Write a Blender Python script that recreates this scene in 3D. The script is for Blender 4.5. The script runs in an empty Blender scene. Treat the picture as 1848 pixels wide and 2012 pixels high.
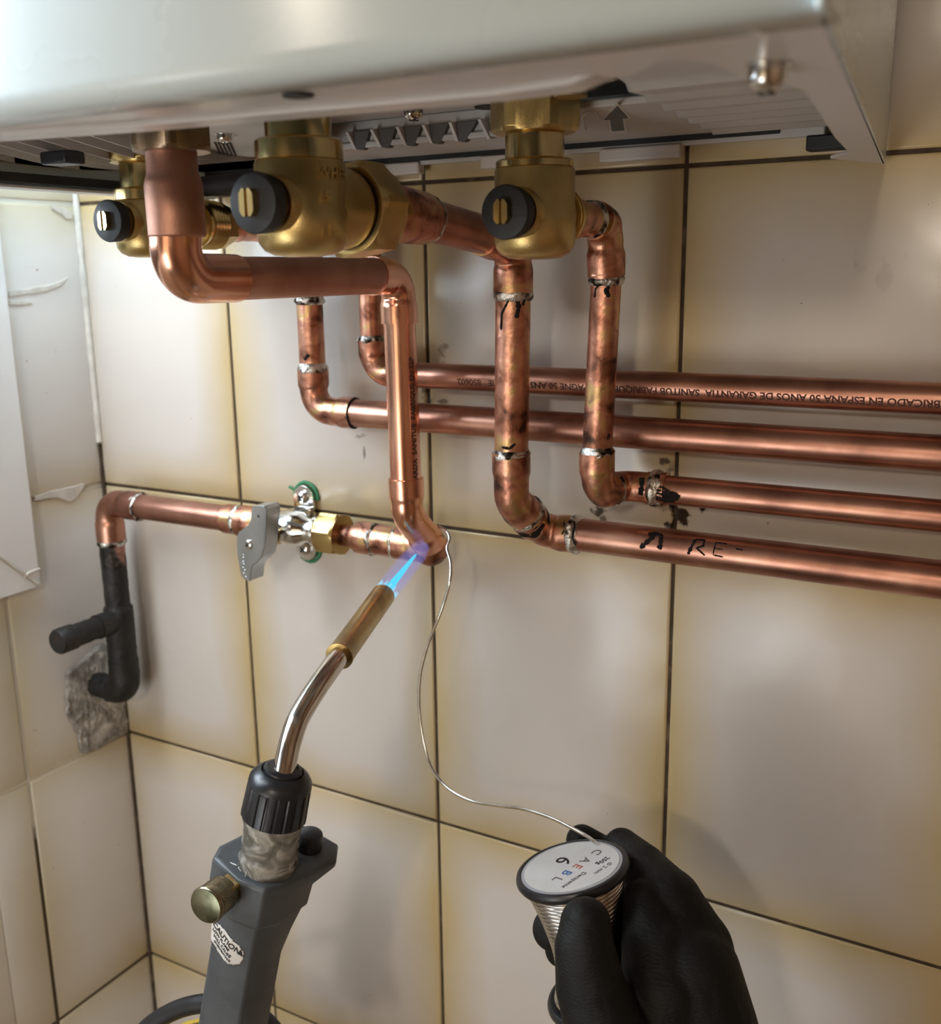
import bpy, bmesh, math, random
from mathutils import Vector, Matrix, noise
random.seed(7)
S = bpy.context.scene
C = bpy.data.collections.new('place'); S.collection.children.link(C)
V = Vector

# ------------------------------------------------------------------ camera
W, H, F = 1848.0, 2012.0, 2012.8
CR = Matrix(((0.86826135, -0.10246897, 0.48540945),
             (0.49591406, 0.20655659, -0.84344746),
             (-0.01383732, 0.9730542, 0.23016091)))
CP = V((0.3230821, -0.51301601, 0.15162043))
cam_d = bpy.data.cameras.new('camera'); cam = bpy.data.objects.new('camera', cam_d); C.objects.link(cam)
cam.matrix_world = Matrix.Translation(CP) @ CR.to_4x4()
cam_d.sensor_width = 36.0; cam_d.sensor_fit = 'AUTO'; cam_d.lens = 36.0 * F / 2012.0
cam_d.clip_start = 0.01; cam_d.clip_end = 20
cam_d.dof.use_dof = True; cam_d.dof.focus_distance = 0.47; cam_d.dof.aperture_fstop = 13.0
S.camera = cam

def at(u, v, y=None, x=None, z=None):
    d = CR @ V((u - W/2, -(v - H/2), -F))
    t = (y-CP.y)/d.y if y is not None else (x-CP.x)/d.x if x is not None else (z-CP.z)/d.z
    return CP + d*t

# ------------------------------------------------------------------ light
S.view_settings.view_transform = 'Standard'; S.view_settings.look = 'None'
S.view_settings.exposure = 0.03; S.view_settings.gamma = 1.0; S.view_settings.use_curve_mapping = False
wd = bpy.data.worlds.new('room_light'); S.world = wd; wd.use_nodes = True
wd.node_tree.nodes['Background'].inputs[0].default_value = (1.0, 0.78, 0.56, 1)
wd.node_tree.nodes['Background'].inputs[1].default_value = 0.10

def area(name, loc, target, sx, sy, power, col, spread=180):
    l = bpy.data.lights.new(name, 'AREA'); l.shape = 'RECTANGLE'; l.size = sx; l.size_y = sy
    l.energy = power; l.color = col; l.spread = math.radians(spread)
    o = bpy.data.objects.new(name, l); C.objects.link(o)
    o.location = loc; o.rotation_euler = (V(target)-V(loc)).to_track_quat('-Z', 'Y').to_euler()
    return o
# daylight through the window in the left wall, close to the corner
area('window_daylight', (-0.284, -0.35, 0.45), (0.10, -0.25, 0.25), 0.40, 0.60, 13.5, (0.84, 0.93, 1.0))
# the room behind the photographer: a lamp, plus added fills, one warm, one cool and low
area('room_lamp', (0.40, -1.30, 0.40), (0.05, 0.0, 0.0), 0.07, 0.07, 2.9, (1.0, 0.88, 0.72))
area('rear_warm_fill', (0.03, -1.20, -0.20), (0.05, 0.0, -0.10), 0.40, 0.80, 1.6, (1.0, 0.75, 0.48))  # added warm fill from behind the camera, no real source there
area('low_cool_fill', (-0.10, -1.10, -0.30), (-0.20, 0.0, -0.10), 0.30, 0.40, 2.2, (0.80, 0.92, 1.0))  # added cool fill to lift the lower left wall

# ------------------------------------------------------------------ materials
def mat(name):
    m = bpy.data.materials.new(name); m.use_nodes = True
    return m, m.node_tree, m.node_tree.nodes['Principled BSDF']
def pr(name, col, rough=0.5, metal=0.0, **k):
    m, t, b = mat(name)
    b.inputs['Base Color'].default_value = (*col, 1); b.inputs['Roughness'].default_value = rough
    b.inputs['Metallic'].default_value = metal
    for kk, vv in k.items(): b.inputs[kk.replace('_', ' ')].default_value = vv
    return m
def N(t, ty, **k):
    n = t.nodes.new(ty)
    for a, b in k.items(): setattr(n, a, b)
    return n
def ramp(t, fac, stops):
    r = N(t, 'ShaderNodeValToRGB'); e = r.color_ramp.elements
    while len(e) < len(stops): e.new(0.5)
    for i, (p, c) in enumerate(stops):
        e[i].position = p; e[i].color = (*c, 1) if len(c) == 3 else c
    t.links.new(fac, r.inputs[0]); return r
def noisy(name, stops, scale=60, rough=(0.3, 0.45), metal=0.0, detail=6, bump=0.0, bscale=None, stretch=None, dist=0.0, **k):
    m, t, b = mat(name); tc = N(t, 'ShaderNodeTexCoord'); src = tc.outputs['Object']
    if stretch:
        mp = N(t, 'ShaderNodeMapping'); mp.inputs['Scale'].default_value = stretch
        t.links.new(src, mp.inputs[0]); src = mp.outputs[0]
    n = N(t, 'ShaderNodeTexNoise'); n.inputs['Scale'].default_value = scale; n.inputs['Detail'].default_value = detail
    n.inputs['Distortion'].default_value = dist
    t.links.new(src, n.inputs['Vector'])
    r = ramp(t, n.outputs[0], stops); t.links.new(r.outputs[0], b.inputs['Base Color'])
    mr = N(t, 'ShaderNodeMapRange'); mr.inputs[3].default_value = rough[0]; mr.inputs[4].default_value = rough[1]
    n2 = N(t, 'ShaderNodeTexNoise'); n2.inputs['Scale'].default_value = scale*2.3; n2.inputs['Detail'].default_value = 4
    t.links.new(src, n2.inputs['Vector'])
    t.links.new(n2.outputs[0], mr.inputs[0]); t.links.new(mr.outputs[0], b.inputs['Roughness'])
    b.inputs['Metallic'].default_value = metal
    if bump:
        n3 = N(t, 'ShaderNodeTexNoise'); n3.inputs['Scale'].default_value = bscale or scale*4; n3.inputs['Detail'].default_value = 5
        t.links.new(src, n3.inputs['Vector'])
        bp = N(t, 'ShaderNodeBump'); bp.inputs['Strength'].default_value = bump; bp.inputs['Distance'].default_value = 0.001
        t.links.new(n3.outputs[0], bp.inputs['Height']); t.links.new(bp.outputs[0], b.inputs['Normal'])
    for kk, vv in k.items(): b.inputs[kk.replace('_', ' ')].default_value = vv
    return m

M = {}
M['copper'] = noisy('copper_pipe', [(0.28, (.22, .103, .072)), (0.5, (.43, .212, .152)), (0.72, (.60, .335, .245))], 30, (.28, .44), 1.0, bump=.05)
M['copper_new'] = noisy('copper_new', [(0.3, (.70, .33, .22)), (0.6, (.86, .47, .33)), (0.8, (.92, .56, .40))], 30, (.16, .28), 1.0, bump=.04)
M['copper_dull'] = noisy('copper_dull', [(0.3, (.40, .20, .14)), (0.6, (.55, .30, .22)), (0.8, (.62, .37, .28))], 40, (.42, .58), 1.0, bump=.12, bscale=900)
M['copper_burnt'] = noisy('copper_heated', [(0.30, (.07, .04, .03)), (0.41, (.36, .155, .10)), (0.55, (.64, .32, .22)), (0.65, (.62, .42, .19)), (0.8, (.28, .13, .10))], 80, (.24, .50), 1.0, bump=.25, dist=.6)
M['brass'] = noisy('brass_satin', [(0.3, (.46, .33, .13)), (0.7, (.62, .46, .20))], 50, (.30, .42), 1.0, bump=.10, bscale=1500)
M['brass_shaded'] = noisy('shade_darkened_brass', [(0.3, (.20, .14, .095)), (0.7, (.32, .235, .155))], 60, (.28, .42), 1.0, bump=.1)  # brass with the shade under the boiler put into its colour
M['brass_bright'] = noisy('brass_turned', [(0.3, (.62, .45, .18)), (0.7, (.76, .58, .28))], 50, (.14, .22), 1.0)
M['brass_old'] = noisy('brass_aged', [(0.3, (.30, .20, .09)), (0.55, (.46, .33, .13)), (0.8, (.52, .36, .18))], 60, (.25, .42), 1.0, bump=.06)
M['chrome'] = noisy('chrome_plate', [(0.3, (.62, .61, .59)), (0.7, (.78, .77, .75))], 60, (.08, .16), 1.0)
M['steel_plate'] = noisy('nickel_plated_steel', [(0.3, (.42, .45, .46)), (0.7, (.52, .55, .56))], 60, (.26, .34), 0.9, bump=.08)
M['steel'] = noisy('stainless_tube', [(0.3, (.55, .51, .46)), (0.7, (.72, .68, .62))], 80, (.12, .22), 1.0)
M['solder'] = noisy('solder_metal', [(0.40, (.03, .025, .02)), (0.47, (.35, .31, .27)), (0.56, (.78, .76, .72))], 190, (.22, .5), 1.0, bump=.6, dist=.5)
M['solder_wire'] = noisy('solder_wire', [(0.3, (.55, .53, .50)), (0.7, (.82, .80, .76))], 200, (.16, .26), 1.0)
M['char'] = noisy('flux_char', [(0.4, (.004, .003, .003)), (0.7, (.020, .012, .009))], 300, (.5, .8), 0.0, bump=.8, Specular_IOR_Level=.25)
M['marker'] = pr('marker_ink', (.008, .005, .006), .7, Specular_IOR_Level=.2)
M['print'] = pr('stamped_print', (.085, .036, .028), .7, Specular_IOR_Level=.2)
M['black_rubber'] = noisy('black_rubber', [(0.3, (.009, .009, .010)), (0.7, (.020, .020, .021))], 80, (.45, .62), bump=.15)
M['black_plastic'] = noisy('black_plastic', [(0.3, (.010, .011, .014)), (0.7, (.020, .022, .026))], 80, (.28, .42), bump=.1)
M['black_paint'] = noisy('black_painted_pipe', [(0.35, (.005, .0045, .0045)), (0.62, (.016, .014, .013)), (0.78, (.07, .042, .035))], 70, (.45, .7), 0.0, bump=.5)
M['char_pipe'] = noisy('scorched_pipe', [(0.42, (.012, .010, .009)), (0.52, (.10, .07, .06)), (0.62, (.45, .22, .17)), (0.72, (.42, .38, .34))], 85, (.4, .65), .4, bump=.6)
M['enamel'] = noisy('white_enamel', [(0.3, (.66, .77, .82)), (0.7, (.68, .80, .85))], 8, (.24, .30), 0.0, bump=.03, bscale=60)
M['enamel_in'] = pr('grey_white_enamel', (.60, .57, .55), .30)
M['tray'] = noisy('grey_moulded_plastic', [(0.3, (.50, .48, .46)), (0.7, (.56, .54, .52))], 40, (.45, .6), bump=.08)
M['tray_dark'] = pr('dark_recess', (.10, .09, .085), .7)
M['hole'] = pr('black_hole', (.008, .009, .011), .6)
M['tab'] = pr('white_tab', (.58, .53, .49), .45)
M['sticker'] = pr('sticker_black', (.012, .012, .016), .45)
M['green'] = pr('green_sealing_paste', (.035, .22, .10), .6)
M['plaster'] = noisy('rough_plaster', [(0.3, (.20, .185, .17)), (0.5, (.40, .38, .355)), (0.7, (.66, .64, .60))], 120, (.8, .95), bump=1.0, bscale=500)
M['grout_white'] = noisy('white_grout', [(0.3, (.60, .56, .50)), (0.7, (.74, .70, .64))], 120, (.7, .9), bump=.6)
M['casing'] = noisy('white_painted_board', [(0.3, (.82, .81, .81)), (0.7, (.86, .85, .85))], 20, (.35, .5), bump=.1)
M['glass'] = pr('window_glass', (.9, .95, 1), .02, Transmission_Weight=1.0)
M['torch_grey'] = noisy('torch_grey_paint', [(0.3, (.060, .068, .074)), (0.62, (.080, .090, .098)), (0.80, (.13, .13, .13))], 55, (.35, .5), bump=.15)
M['knob'] = noisy('knurled_brass', [(0.3, (.20, .17, .11)), (0.7, (.36, .31, .20))], 100, (.22, .36), 1.0)
M['knob_face'] = noisy('tarnished_knob_face', [(0.3, (.09, .09, .05)), (0.6, (.22, .21, .14)), (0.8, (.50, .50, .42))], 130, (.18, .32), .9)
M['yellow'] = pr('yellow_paint', (.80, .55, .03), .35)
M['label'] = noisy('paper_label', [(0.3, (.66, .64, .61)), (0.7, (.76, .74, .71))], 60, (.35, .5))
M['label_ring'] = pr('grey_label_ring', (.40, .40, .42), .4)
M['ink'] = pr('label_black_ink', (.015, .015, .02), .5)
M['ink_grey'] = pr('label_grey_ink', (.16, .14, .14), .5)
M['ink_red'] = pr('label_red_ink', (.55, .13, .08), .5)
M['ink_blue'] = pr('label_blue_ink', (.05, .15, .42), .5)

# clear crumpled tape
m, t, b = mat('clear_tape'); M['tape'] = m
b.inputs['Base Color'].default_value = (.46, .44, .38, 1); b.inputs['Roughness'].default_value = .22
b.inputs['Transmission Weight'].default_value = .35; b.inputs['IOR'].default_value = 1.4
tc = N(t, 'ShaderNodeTexCoord'); vo = N(t, 'ShaderNodeTexNoise'); vo.inputs['Scale'].default_value = 70; vo.inputs['Detail'].default_value = 7; vo.inputs['Distortion'].default_value = 1.3
t.links.new(tc.outputs['Object'], vo.inputs['Vector'])
bp = N(t, 'ShaderNodeBump'); bp.inputs['Strength'].default_value = .8; bp.inputs['Distance'].default_value = .002
t.links.new(vo.outputs[0], bp.inputs['Height']); t.links.new(bp.outputs[0], b.inputs['Normal'])
rr = ramp(t, vo.outputs[0], [(.38, (.16, .15, .13)), (.52, (.33, .315, .28)), (.64, (.72, .70, .64))]); t.links.new(rr.outputs[0], b.inputs['Base Color'])

# glove: dark knitted coated fabric with creases
m, t, b = mat('black_glove'); M['glove'] = m
tc = N(t, 'ShaderNodeTexCoord'); n1 = N(t, 'ShaderNodeTexNoise'); n1.inputs['Scale'].default_value = 38; n1.inputs['Detail'].default_value = 8
t.links.new(tc.outputs['Object'], n1.inputs['Vector'])
rr = ramp(t, n1.outputs[0], [(.32, (.003, .003, .003)), (.60, (.007, .0065, .006)), (.8, (.020, .017, .015))]); t.links.new(rr.outputs[0], b.inputs['Base Color'])
b.inputs['Roughness'].default_value = .62; b.inputs['Specular IOR Level'].default_value = .28
wv = N(t, 'ShaderNodeTexWave'); wv.inputs['Scale'].default_value = 240; wv.inputs['Distortion'].default_value = 9; wv.inputs['Detail'].default_value = 4; wv.bands_direction = 'Z'
t.links.new(tc.outputs['Object'], wv.inputs['Vector'])
b1 = N(t, 'ShaderNodeBump'); b1.inputs['Strength'].default_value = .22; b1.inputs['Distance'].default_value = .0004
t.links.new(wv.outputs[1], b1.inputs['Height'])
b2 = N(t, 'ShaderNodeBump'); b2.inputs['Strength'].default_value = .5; b2.inputs['Distance'].default_value = .006
t.links.new(n1.outputs[0], b2.inputs['Height']); t.links.new(b1.outputs[0], b2.inputs['Normal']); t.links.new(b2.outputs[0], b.inputs['Normal'])

TW, TH = 0.153, 0.2
def tile_mat(name, ax, off, centre, edge, stains, smin=.0):
    """glazed tile: colour yellowing towards the tile borders; soot marks at fixed spots"""
    m, t, b = mat(name); L = t.links
    tc = N(t, 'ShaderNodeTexCoord'); sp = N(t, 'ShaderNodeSeparateXYZ'); L.new(tc.outputs['Object'], sp.inputs[0])
    def math_(op, a, bb=None, c=None):
        n = N(t, 'ShaderNodeMath', operation=op)
        for i, q in enumerate((a, bb, c)):
            if q is None: continue
            if isinstance(q, (int, float)): n.inputs[i].default_value = q
            else: L.new(q, n.inputs[i])
        return n.outputs[0]
    def edge_d(src, off, per):
        s = math_('SUBTRACT', src, off); s = math_('DIVIDE', s, per); s = math_('FRACT', s); s = math_('SUBTRACT', s, .5); s = math_('ABSOLUTE', s)
        s = math_('SUBTRACT', .5, s); return math_('MULTIPLY', s, per)
    du = edge_d(sp.outputs[ax], off, TW); dv = edge_d(sp.outputs[2], 0.0, TH)
    d = N(t, 'ShaderNodeMath', operation='SMOOTH_MIN'); L.new(du, d.inputs[0]); L.new(dv, d.inputs[1]); d.inputs[2].default_value = .03
    nn = N(t, 'ShaderNodeTexNoise'); nn.inputs['Scale'].default_value = 9; nn.inputs['Detail'].default_value = 3; L.new(tc.outputs['Object'], nn.inputs['Vector'])
    dd = math_('MULTIPLY_ADD', math_('SUBTRACT', nn.outputs[0], .5), .040, d.outputs[0])
    r = ramp(t, math_('DIVIDE', dd, .045), [(0.0, edge), (0.30, tuple(e*.55+c*.45 for e, c in zip(edge, centre))), (0.75, centre)])
    col = r.outputs[0]
    # faint crazing and specks
    n4 = N(t, 'ShaderNodeTexNoise'); n4.inputs['Scale'].default_value = 190; n4.inputs['Detail'].default_value = 2; L.new(tc.outputs['Object'], n4.inputs['Vector'])
    sp4 = ramp(t, n4.outputs[0], [(.765, (1, 1, 1)), (.79, (.55, .45, .36))])
    mx = N(t, 'ShaderNodeMix', data_type='RGBA', blend_type='MULTIPLY'); mx.inputs[0].default_value = 1
    L.new(col, mx.inputs[6]); L.new(sp4.outputs[0], mx.inputs[7]); col = mx.outputs[2]
    if stains:
        sn = N(t, 'ShaderNodeTexNoise'); sn.inputs['Scale'].default_value = 130; sn.inputs['Detail'].default_value = 5; L.new(tc.outputs['Object'], sn.inputs['Vector'])
        tot = None
        for (sx, sz, rx, rz, st) in stains:
            a = math_('DIVIDE', math_('SUBTRACT', sp.outputs[ax], sx), rx); c = math_('DIVIDE', math_('SUBTRACT', sp.outputs[2], sz), rz)
            q = math_('SQRT', math_('ADD', math_('MULTIPLY', a, a), math_('MULTIPLY', c, c)))
            q = math_('SUBTRACT', 1.0, q); q = math_('MULTIPLY_ADD', math_('SUBTRACT', sn.outputs[0], .52), 5.0, q)
            mr = N(t, 'ShaderNodeMapRange'); mr.inputs[1].default_value = .25; mr.inputs[2].default_value = .75; mr.inputs[4].default_value = st; L.new(q, mr.inputs[0])
            # limit to the spot's own neighbourhood
            g = N(t, 'ShaderNodeMapRange'); g.inputs[1].default_value = 1.9; g.inputs[2].default_value = 1.2; g.inputs[3].default_value = 0; g.inputs[4].default_value = 1
            L.new(math_('SQRT', math_('ADD', math_('MULTIPLY', a, a), math_('MULTIPLY', c, c))), g.inputs[0])
            q = math_('MULTIPLY', mr.outputs[0], g.outputs[0]); tot = q if tot is None else math_('MAXIMUM', tot, q)
        mx = N(t, 'ShaderNodeMix', data_type='RGBA'); L.new(tot, mx.inputs[0]); L.new(col, mx.inputs[6]); mx.inputs[7].default_value = (.035, .022, .014, 1); col = mx.outputs[2]
    L.new(col, b.inputs['Base Color']); b.inputs['Roughness'].default_value = .22; b.inputs['Specular IOR Level'].default_value = .4
    nb = N(t, 'ShaderNodeTexNoise'); nb.inputs['Scale'].default_value = 16; nb.inputs['Detail'].default_value = 2; L.new(tc.outputs['Object'], nb.inputs['Vector'])
    bp = N(t, 'ShaderNodeBump'); bp.inputs['Strength'].default_value = .12; bp.inputs['Distance'].default_value = .01; L.new(nb.outputs[0], bp.inputs['Height']); L.new(bp.outputs[0], b.inputs['Normal'])
    return m
def w2(u, v): p = at(u, v, y=0); return p.x, p.z
st = []
for (u, v, rx, rz, s) in [(1328, 1008, .0075, .016, 1.0), (1345, 1003, .012, .006, 1), (1308, 908, .004, .006, .8), (1316, 925, .003, .010, .6), (865, 692, .010, .0045, .55), (868, 790, .010, .003, .7),
                          (712, 858, .006, .003, .7), (715, 882, .0015, .010, .6), (1180, 1000, .007, .004, .9), (1188, 1018, .003, .003, .7), (1350, 1012, .002, .002, 1),
                          (835, 780, .003, .010, .8), (1725, 540, .012, .010, .12), (860, 1092, .006, .005, .5)]:
    x, z = w2(u, v); st.append((x, z, rx, rz, s))
M['tile_back'] = tile_mat('glazed_tile_back', 0, 0.0, (.60, .55, .50), (.50, .385, .205), st)
M['tile_left'] = tile_mat('glazed_tile_left', 1, -0.0912, (.76, .73, .70), (.62, .55, .40), [])
m, t, b = mat('dark_grout'); M['grout'] = m
tc = N(t, 'ShaderNodeTexCoord'); sp = N(t, 'ShaderNodeSeparateXYZ'); t.links.new(tc.outputs['Object'], sp.inputs[0])
n1 = N(t, 'ShaderNodeTexNoise'); n1.inputs['Scale'].default_value = 90; n1.inputs['Detail'].default_value = 5; t.links.new(tc.outputs['Object'], n1.inputs['Vector'])
rr = ramp(t, n1.outputs[0], [(.3, (.035, .022, .012)), (.6, (.075, .05, .03)), (.8, (.22, .16, .10))]); t.links.new(rr.outputs[0], b.inputs['Base Color']); b.inputs['Roughness'].default_value = .9
m, t, b = mat('white_and_dark_grout'); M['grout_left'] = m
tc = N(t, 'ShaderNodeTexCoord'); sp = N(t, 'ShaderNodeSeparateXYZ'); t.links.new(tc.outputs['Object'], sp.inputs[0])
n1 = N(t, 'ShaderNodeTexNoise'); n1.inputs['Scale'].default_value = 60; n1.inputs['Detail'].default_value = 5; t.links.new(tc.outputs['Object'], n1.inputs['Vector'])
ad = N(t, 'ShaderNodeMath', operation='MULTIPLY_ADD'); t.links.new(n1.outputs[0], ad.inputs[0]); ad.inputs[1].default_value = .06; t.links.new(sp.outputs[2], ad.inputs[2])
rr = ramp(t, ad.outputs[0], [(0.0, (.09, .065, .04)), (1, (.70, .66, .58))])
mr = N(t, 'ShaderNodeMapRange'); mr.inputs[1].default_value = -.215; mr.inputs[2].default_value = -.200; t.links.new(ad.outputs[0], mr.inputs[0]); t.links.new(mr.outputs[0], rr.inputs[0])
t.links.new(rr.outputs[0], b.inputs['Base Color']); b.inputs['Roughness'].default_value = .85

# ------------------------------------------------------------------ mesh helpers
class MB:
    def __init__(s): s.v = []; s.f = []; s.mi = []; s.cur = 0
    def add(s, vs, fs):
        o = len(s.v); s.v += [V(q) for q in vs]
        for f in fs: s.f.append([o+i for i in f]); s.mi.append(s.cur)
    def tube(s, path, r, seg=28, caps=True, jit=0.0):
        path = [V(p) for p in path]; n = len(path)
        rs = r if isinstance(r, (list, tuple)) else [r]*n
        tan = []
        for i in range(n):
            a = path[max(i-1, 0)]; b = path[min(i+1, n-1)]
            d = (b-a)
            if d.length < 1e-9: d = tan[-1] if tan else V((0, 0, 1))
            tan.append(d.normalized())
        ref = V((0, 0, 1)) if abs(tan[0].z) < .9 else V((0, 1, 0))
        u = tan[0].cross(ref).normalized(); vs = []
        for i in range(n):
            u = (u - tan[i]*u.dot(tan[i])).normalized(); w = tan[i].cross(u)
            for k in range(seg):
                a = 2*math.pi*k/seg; rr = rs[i]
                if jit: rr += jit*(noise.noise(path[i]*500 + V((math.cos(a)*2.5, math.sin(a)*2.5, 0))))
                vs.append(path[i] + (u*math.cos(a) + w*math.sin(a))*rr)
        fs = [(i*seg+k, i*seg+(k+1) % seg, (i+1)*seg+(k+1) % seg, (i+1)*seg+k) for i in range(n-1) for k in range(seg)]
        if caps: fs += [tuple(range(seg))[::-1], tuple(range((n-1)*seg, n*seg))]
        s.add(vs, fs); return s
    def lathe(s, o, ax, prof, seg=40, caps=True, ref=None, fn=None):
        o = V(o); ax = V(ax).normalized(); ref = V(ref) if ref else (V((0, 0, 1)) if abs(ax.z) < .9 else V((1, 0, 0)))
        u = (ref-ax*ref.dot(ax)).normalized(); w = ax.cross(u); vs = []
        for (h, r) in prof:
            for k in range(seg):
                a = 2*math.pi*k/seg; rr = fn(a, h, r) if fn else r
                vs.append(o+ax*h+(u*math.cos(a)+w*math.sin(a))*rr)
        n = len(prof)
        fs = [(i*seg+k, i*seg+(k+1) % seg, (i+1)*seg+(k+1) % seg, (i+1)*seg+k) for i in range(n-1) for k in range(seg)]
        if caps: fs += [tuple(range(seg))[::-1], tuple(range((n-1)*seg, n*seg))]
        s.add(vs, fs); return s
    def hexa(s, o, ax, h, r, rot=0.0, n=6, ch=.12, ref=None):
        """hexagonal nut with chamfered corners"""
        o = V(o); ax = V(ax).normalized(); ref = V(ref) if ref else (V((0, 0, 1)) if abs(ax.z) < .9 else V((1, 0, 0)))
        u = (ref-ax*ref.dot(ax)).normalized(); w = ax.cross(u); seg = 48; vs = []
        rin = r*math.cos(math.pi/n)
        def hr(a): 
            q = (a-rot) % (2*math.pi/n) - math.pi/n
            return rin/math.cos(q)
        for (hh, lim) in ((0, rin*1.0), (h*ch, 1e9), (h*(1-ch), 1e9), (h, rin*1.0)):
            for k in range(seg):
                a = 2*math.pi*k/seg; rr = min(hr(a), lim); vs.append(o+ax*hh+(u*math.cos(a)+w*math.sin(a))*rr)
        fs = [(i*seg+k, i*seg+(k+1) % seg, (i+1)*seg+(k+1) % seg, (i+1)*seg+k) for i in range(3) for k in range(seg)]
        fs += [tuple(range(seg))[::-1], tuple(range(3*seg, 4*seg))]
        s.add(vs, fs); return s
    def prism(s, pts, d):
        pts = [V(p) for p in pts]; d = V(d); n = len(pts)
        s.add(pts+[p+d for p in pts], [tuple(range(n))[::-1], tuple(range(n, 2*n))]+[(i, (i+1) % n, n+(i+1) % n, n+i) for i in range(n)]); return s
    def box(s, c, size, X=(1, 0, 0), Y=(0, 1, 0), Z=(0, 0, 1)):
        c = V(c); X = V(X)*size[0]/2; Y = V(Y)*size[1]/2; Z = V(Z)*size[2]/2
        s.prism([c-X-Y-Z, c+X-Y-Z, c+X+Y-Z, c-X+Y-Z], Z*2); return s
    def sphere(s, c, r, n=20, m=12, sc=(1, 1, 1)):
        c = V(c); vs = []; fs = []
        for i in range(m+1):
            th = math.pi*i/m
            for k in range(n):
                ph = 2*math.pi*k/n; vs.append(c+V((r*sc[0]*math.sin(th)*math.cos(ph), r*sc[1]*math.sin(th)*math.sin(ph), r*sc[2]*math.cos(th))))
        for i in range(m):
            for k in range(n): fs.append((i*n+k, i*n+(k+1) % n, (i+1)*n+(k+1) % n, (i+1)*n+k))
        s.add(vs, fs); return s
    def build(s, name, m, parent=None, bevel=0.0, seg=2, angle=38, merge=True, flat=False, label=None):
        org = V((0, 0, 0))
        if parent is not None: org = V(parent['_o']) if '_o' in parent.keys() else V((0, 0, 0))
        me = bpy.data.meshes.new(name); bm = bmesh.new()
        vs = [bm.verts.new(q-org) for q in s.v]; bm.verts.ensure_lookup_table()
        for f, mi in zip(s.f, s.mi):
            try: fc = bm.faces.new([vs[i] for i in f]); fc.material_index = mi
            except Exception: pass
        if merge: bmesh.ops.remove_doubles(bm, verts=bm.verts, dist=1e-6)
        bmesh.ops.recalc_face_normals(bm, faces=bm.faces)
        ng = [f for f in bm.faces if len(f.verts) > 4]
        if ng: bmesh.ops.triangulate(bm, faces=ng)
        bm.to_mesh(me); bm.free()
        for mm in (m if isinstance(m, (list, tuple)) else [m]): me.materials.append(mm)
        if not flat:
            me.shade_smooth(); me.set_sharp_from_angle(angle=math.radians(angle))
        o = bpy.data.objects.new(name, me); C.objects.link(o)
        if parent is not None:
            o.parent = parent; o['_o'] = list(org)
        if bevel:
            md = o.modifiers.new('b', 'BEVEL'); md.width = bevel; md.segments = seg; md.limit_method = 'ANGLE'; md.angle_limit = math.radians(35)
        if label: o['label'] = label
        return o
def thing(name, label, cat, loc, group=None):
    o = bpy.data.objects.new(name, None); C.objects.link(o); o.location = V(loc); o['_o'] = list(V(loc)); o.empty_display_size = .01
    o['label'] = label; o['category'] = cat
    if group: o['group'] = group
    return o
def tag(o, label, cat, group=None, kind=None):
    o['label'] = label; o['category'] = cat
    if group: o['group'] = group
    if kind: o['kind'] = kind
    return o
def struct(o, label=None):
    o['kind'] = 'structure'
    if label: o['label'] = label
    return o
def rpath(pts, r, n=10):
    """polyline with rounded corners"""
    pts = [V(p) for p in pts]; rr = r if isinstance(r, (list, tuple)) else [r]*len(pts)
    out = [pts[0]]
    for i in range(1, len(pts)-1):
        a, b, c = pts[i-1], pts[i], pts[i+1]; d1 = (a-b).normalized(); d2 = (c-b).normalized()
        ang = d1.angle(d2)
        if ang > math.pi-.02 or ang < .02: out.append(b); continue
        k = min(rr[i]/math.tan(ang/2), (a-b).length*.98, (c-b).length*.98)
        p0 = b+d1*k; p1 = b+d2*k; R = k*math.tan(ang/2); cen = b+(d1+d2).normalized()*(R/math.sin(ang/2))
        v0 = p0-cen; v1 = p1-cen; tot = v0.angle(v1)
        for j in range(n+1):
            q = v0.slerp(v1, j/n) if tot > 1e-4 else v0
            out.append(cen+q.normalized()*R)
    out.append(pts[-1]); return out
def spline(pts, n=10):
    pts = [V(p) for p in pts]; q = [pts[0]*2-pts[1]]+pts+[pts[-1]*2-pts[-2]]; out = []
    for i in range(1, len(q)-2):
        for j in range(n):
            t_ = j/n; a, b, c, d = q[i-1], q[i], q[i+1], q[i+2]
            out.append(.5*((2*b)+(c-a)*t_+(2*a-5*b+4*c-d)*t_*t_+(-a+3*b-3*c+d)*t_**3))
    out.append(pts[-1]); return out
def resample(path, step):
    out = [path[0]]
    for a, b in zip(path, path[1:]):
        L = (b-a).length; n = max(1, int(L/step))
        for i in range(1, n+1): out.append(a.lerp(b, i/n))
    return out
def pipe(root, a, b, r, m='copper', name='pipe_section', label=None, jit=0):
    return MB().tube(resample([V(a), V(b)], .004), r, 36, jit=jit).build(name, M[m], root, label=label)
def fitting(root, pts, r, bend, m='copper_burnt', name='elbow', so=.0009, sl=.011, seg=32, label=None, mid=0.0004, jit=0.0001):
    """elbow fitting: sockets slightly wider than the bend between them"""
    p = resample(rpath(pts, bend), .0012); L = [0]
    for a, b in zip(p, p[1:]): L.append(L[-1]+(b-a).length)
    T = L[-1]; rs = []
    for l in L:
        e = min(l, T-l)
        k = 1 if e < sl else max(0, 1-(e-sl)/.003)
        rs.append(r+mid+(so-mid)*k)
    b_ = MB().tube(p, rs, seg, jit=jit)
    return b_.build(name, M[m], root, label=label)
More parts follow.
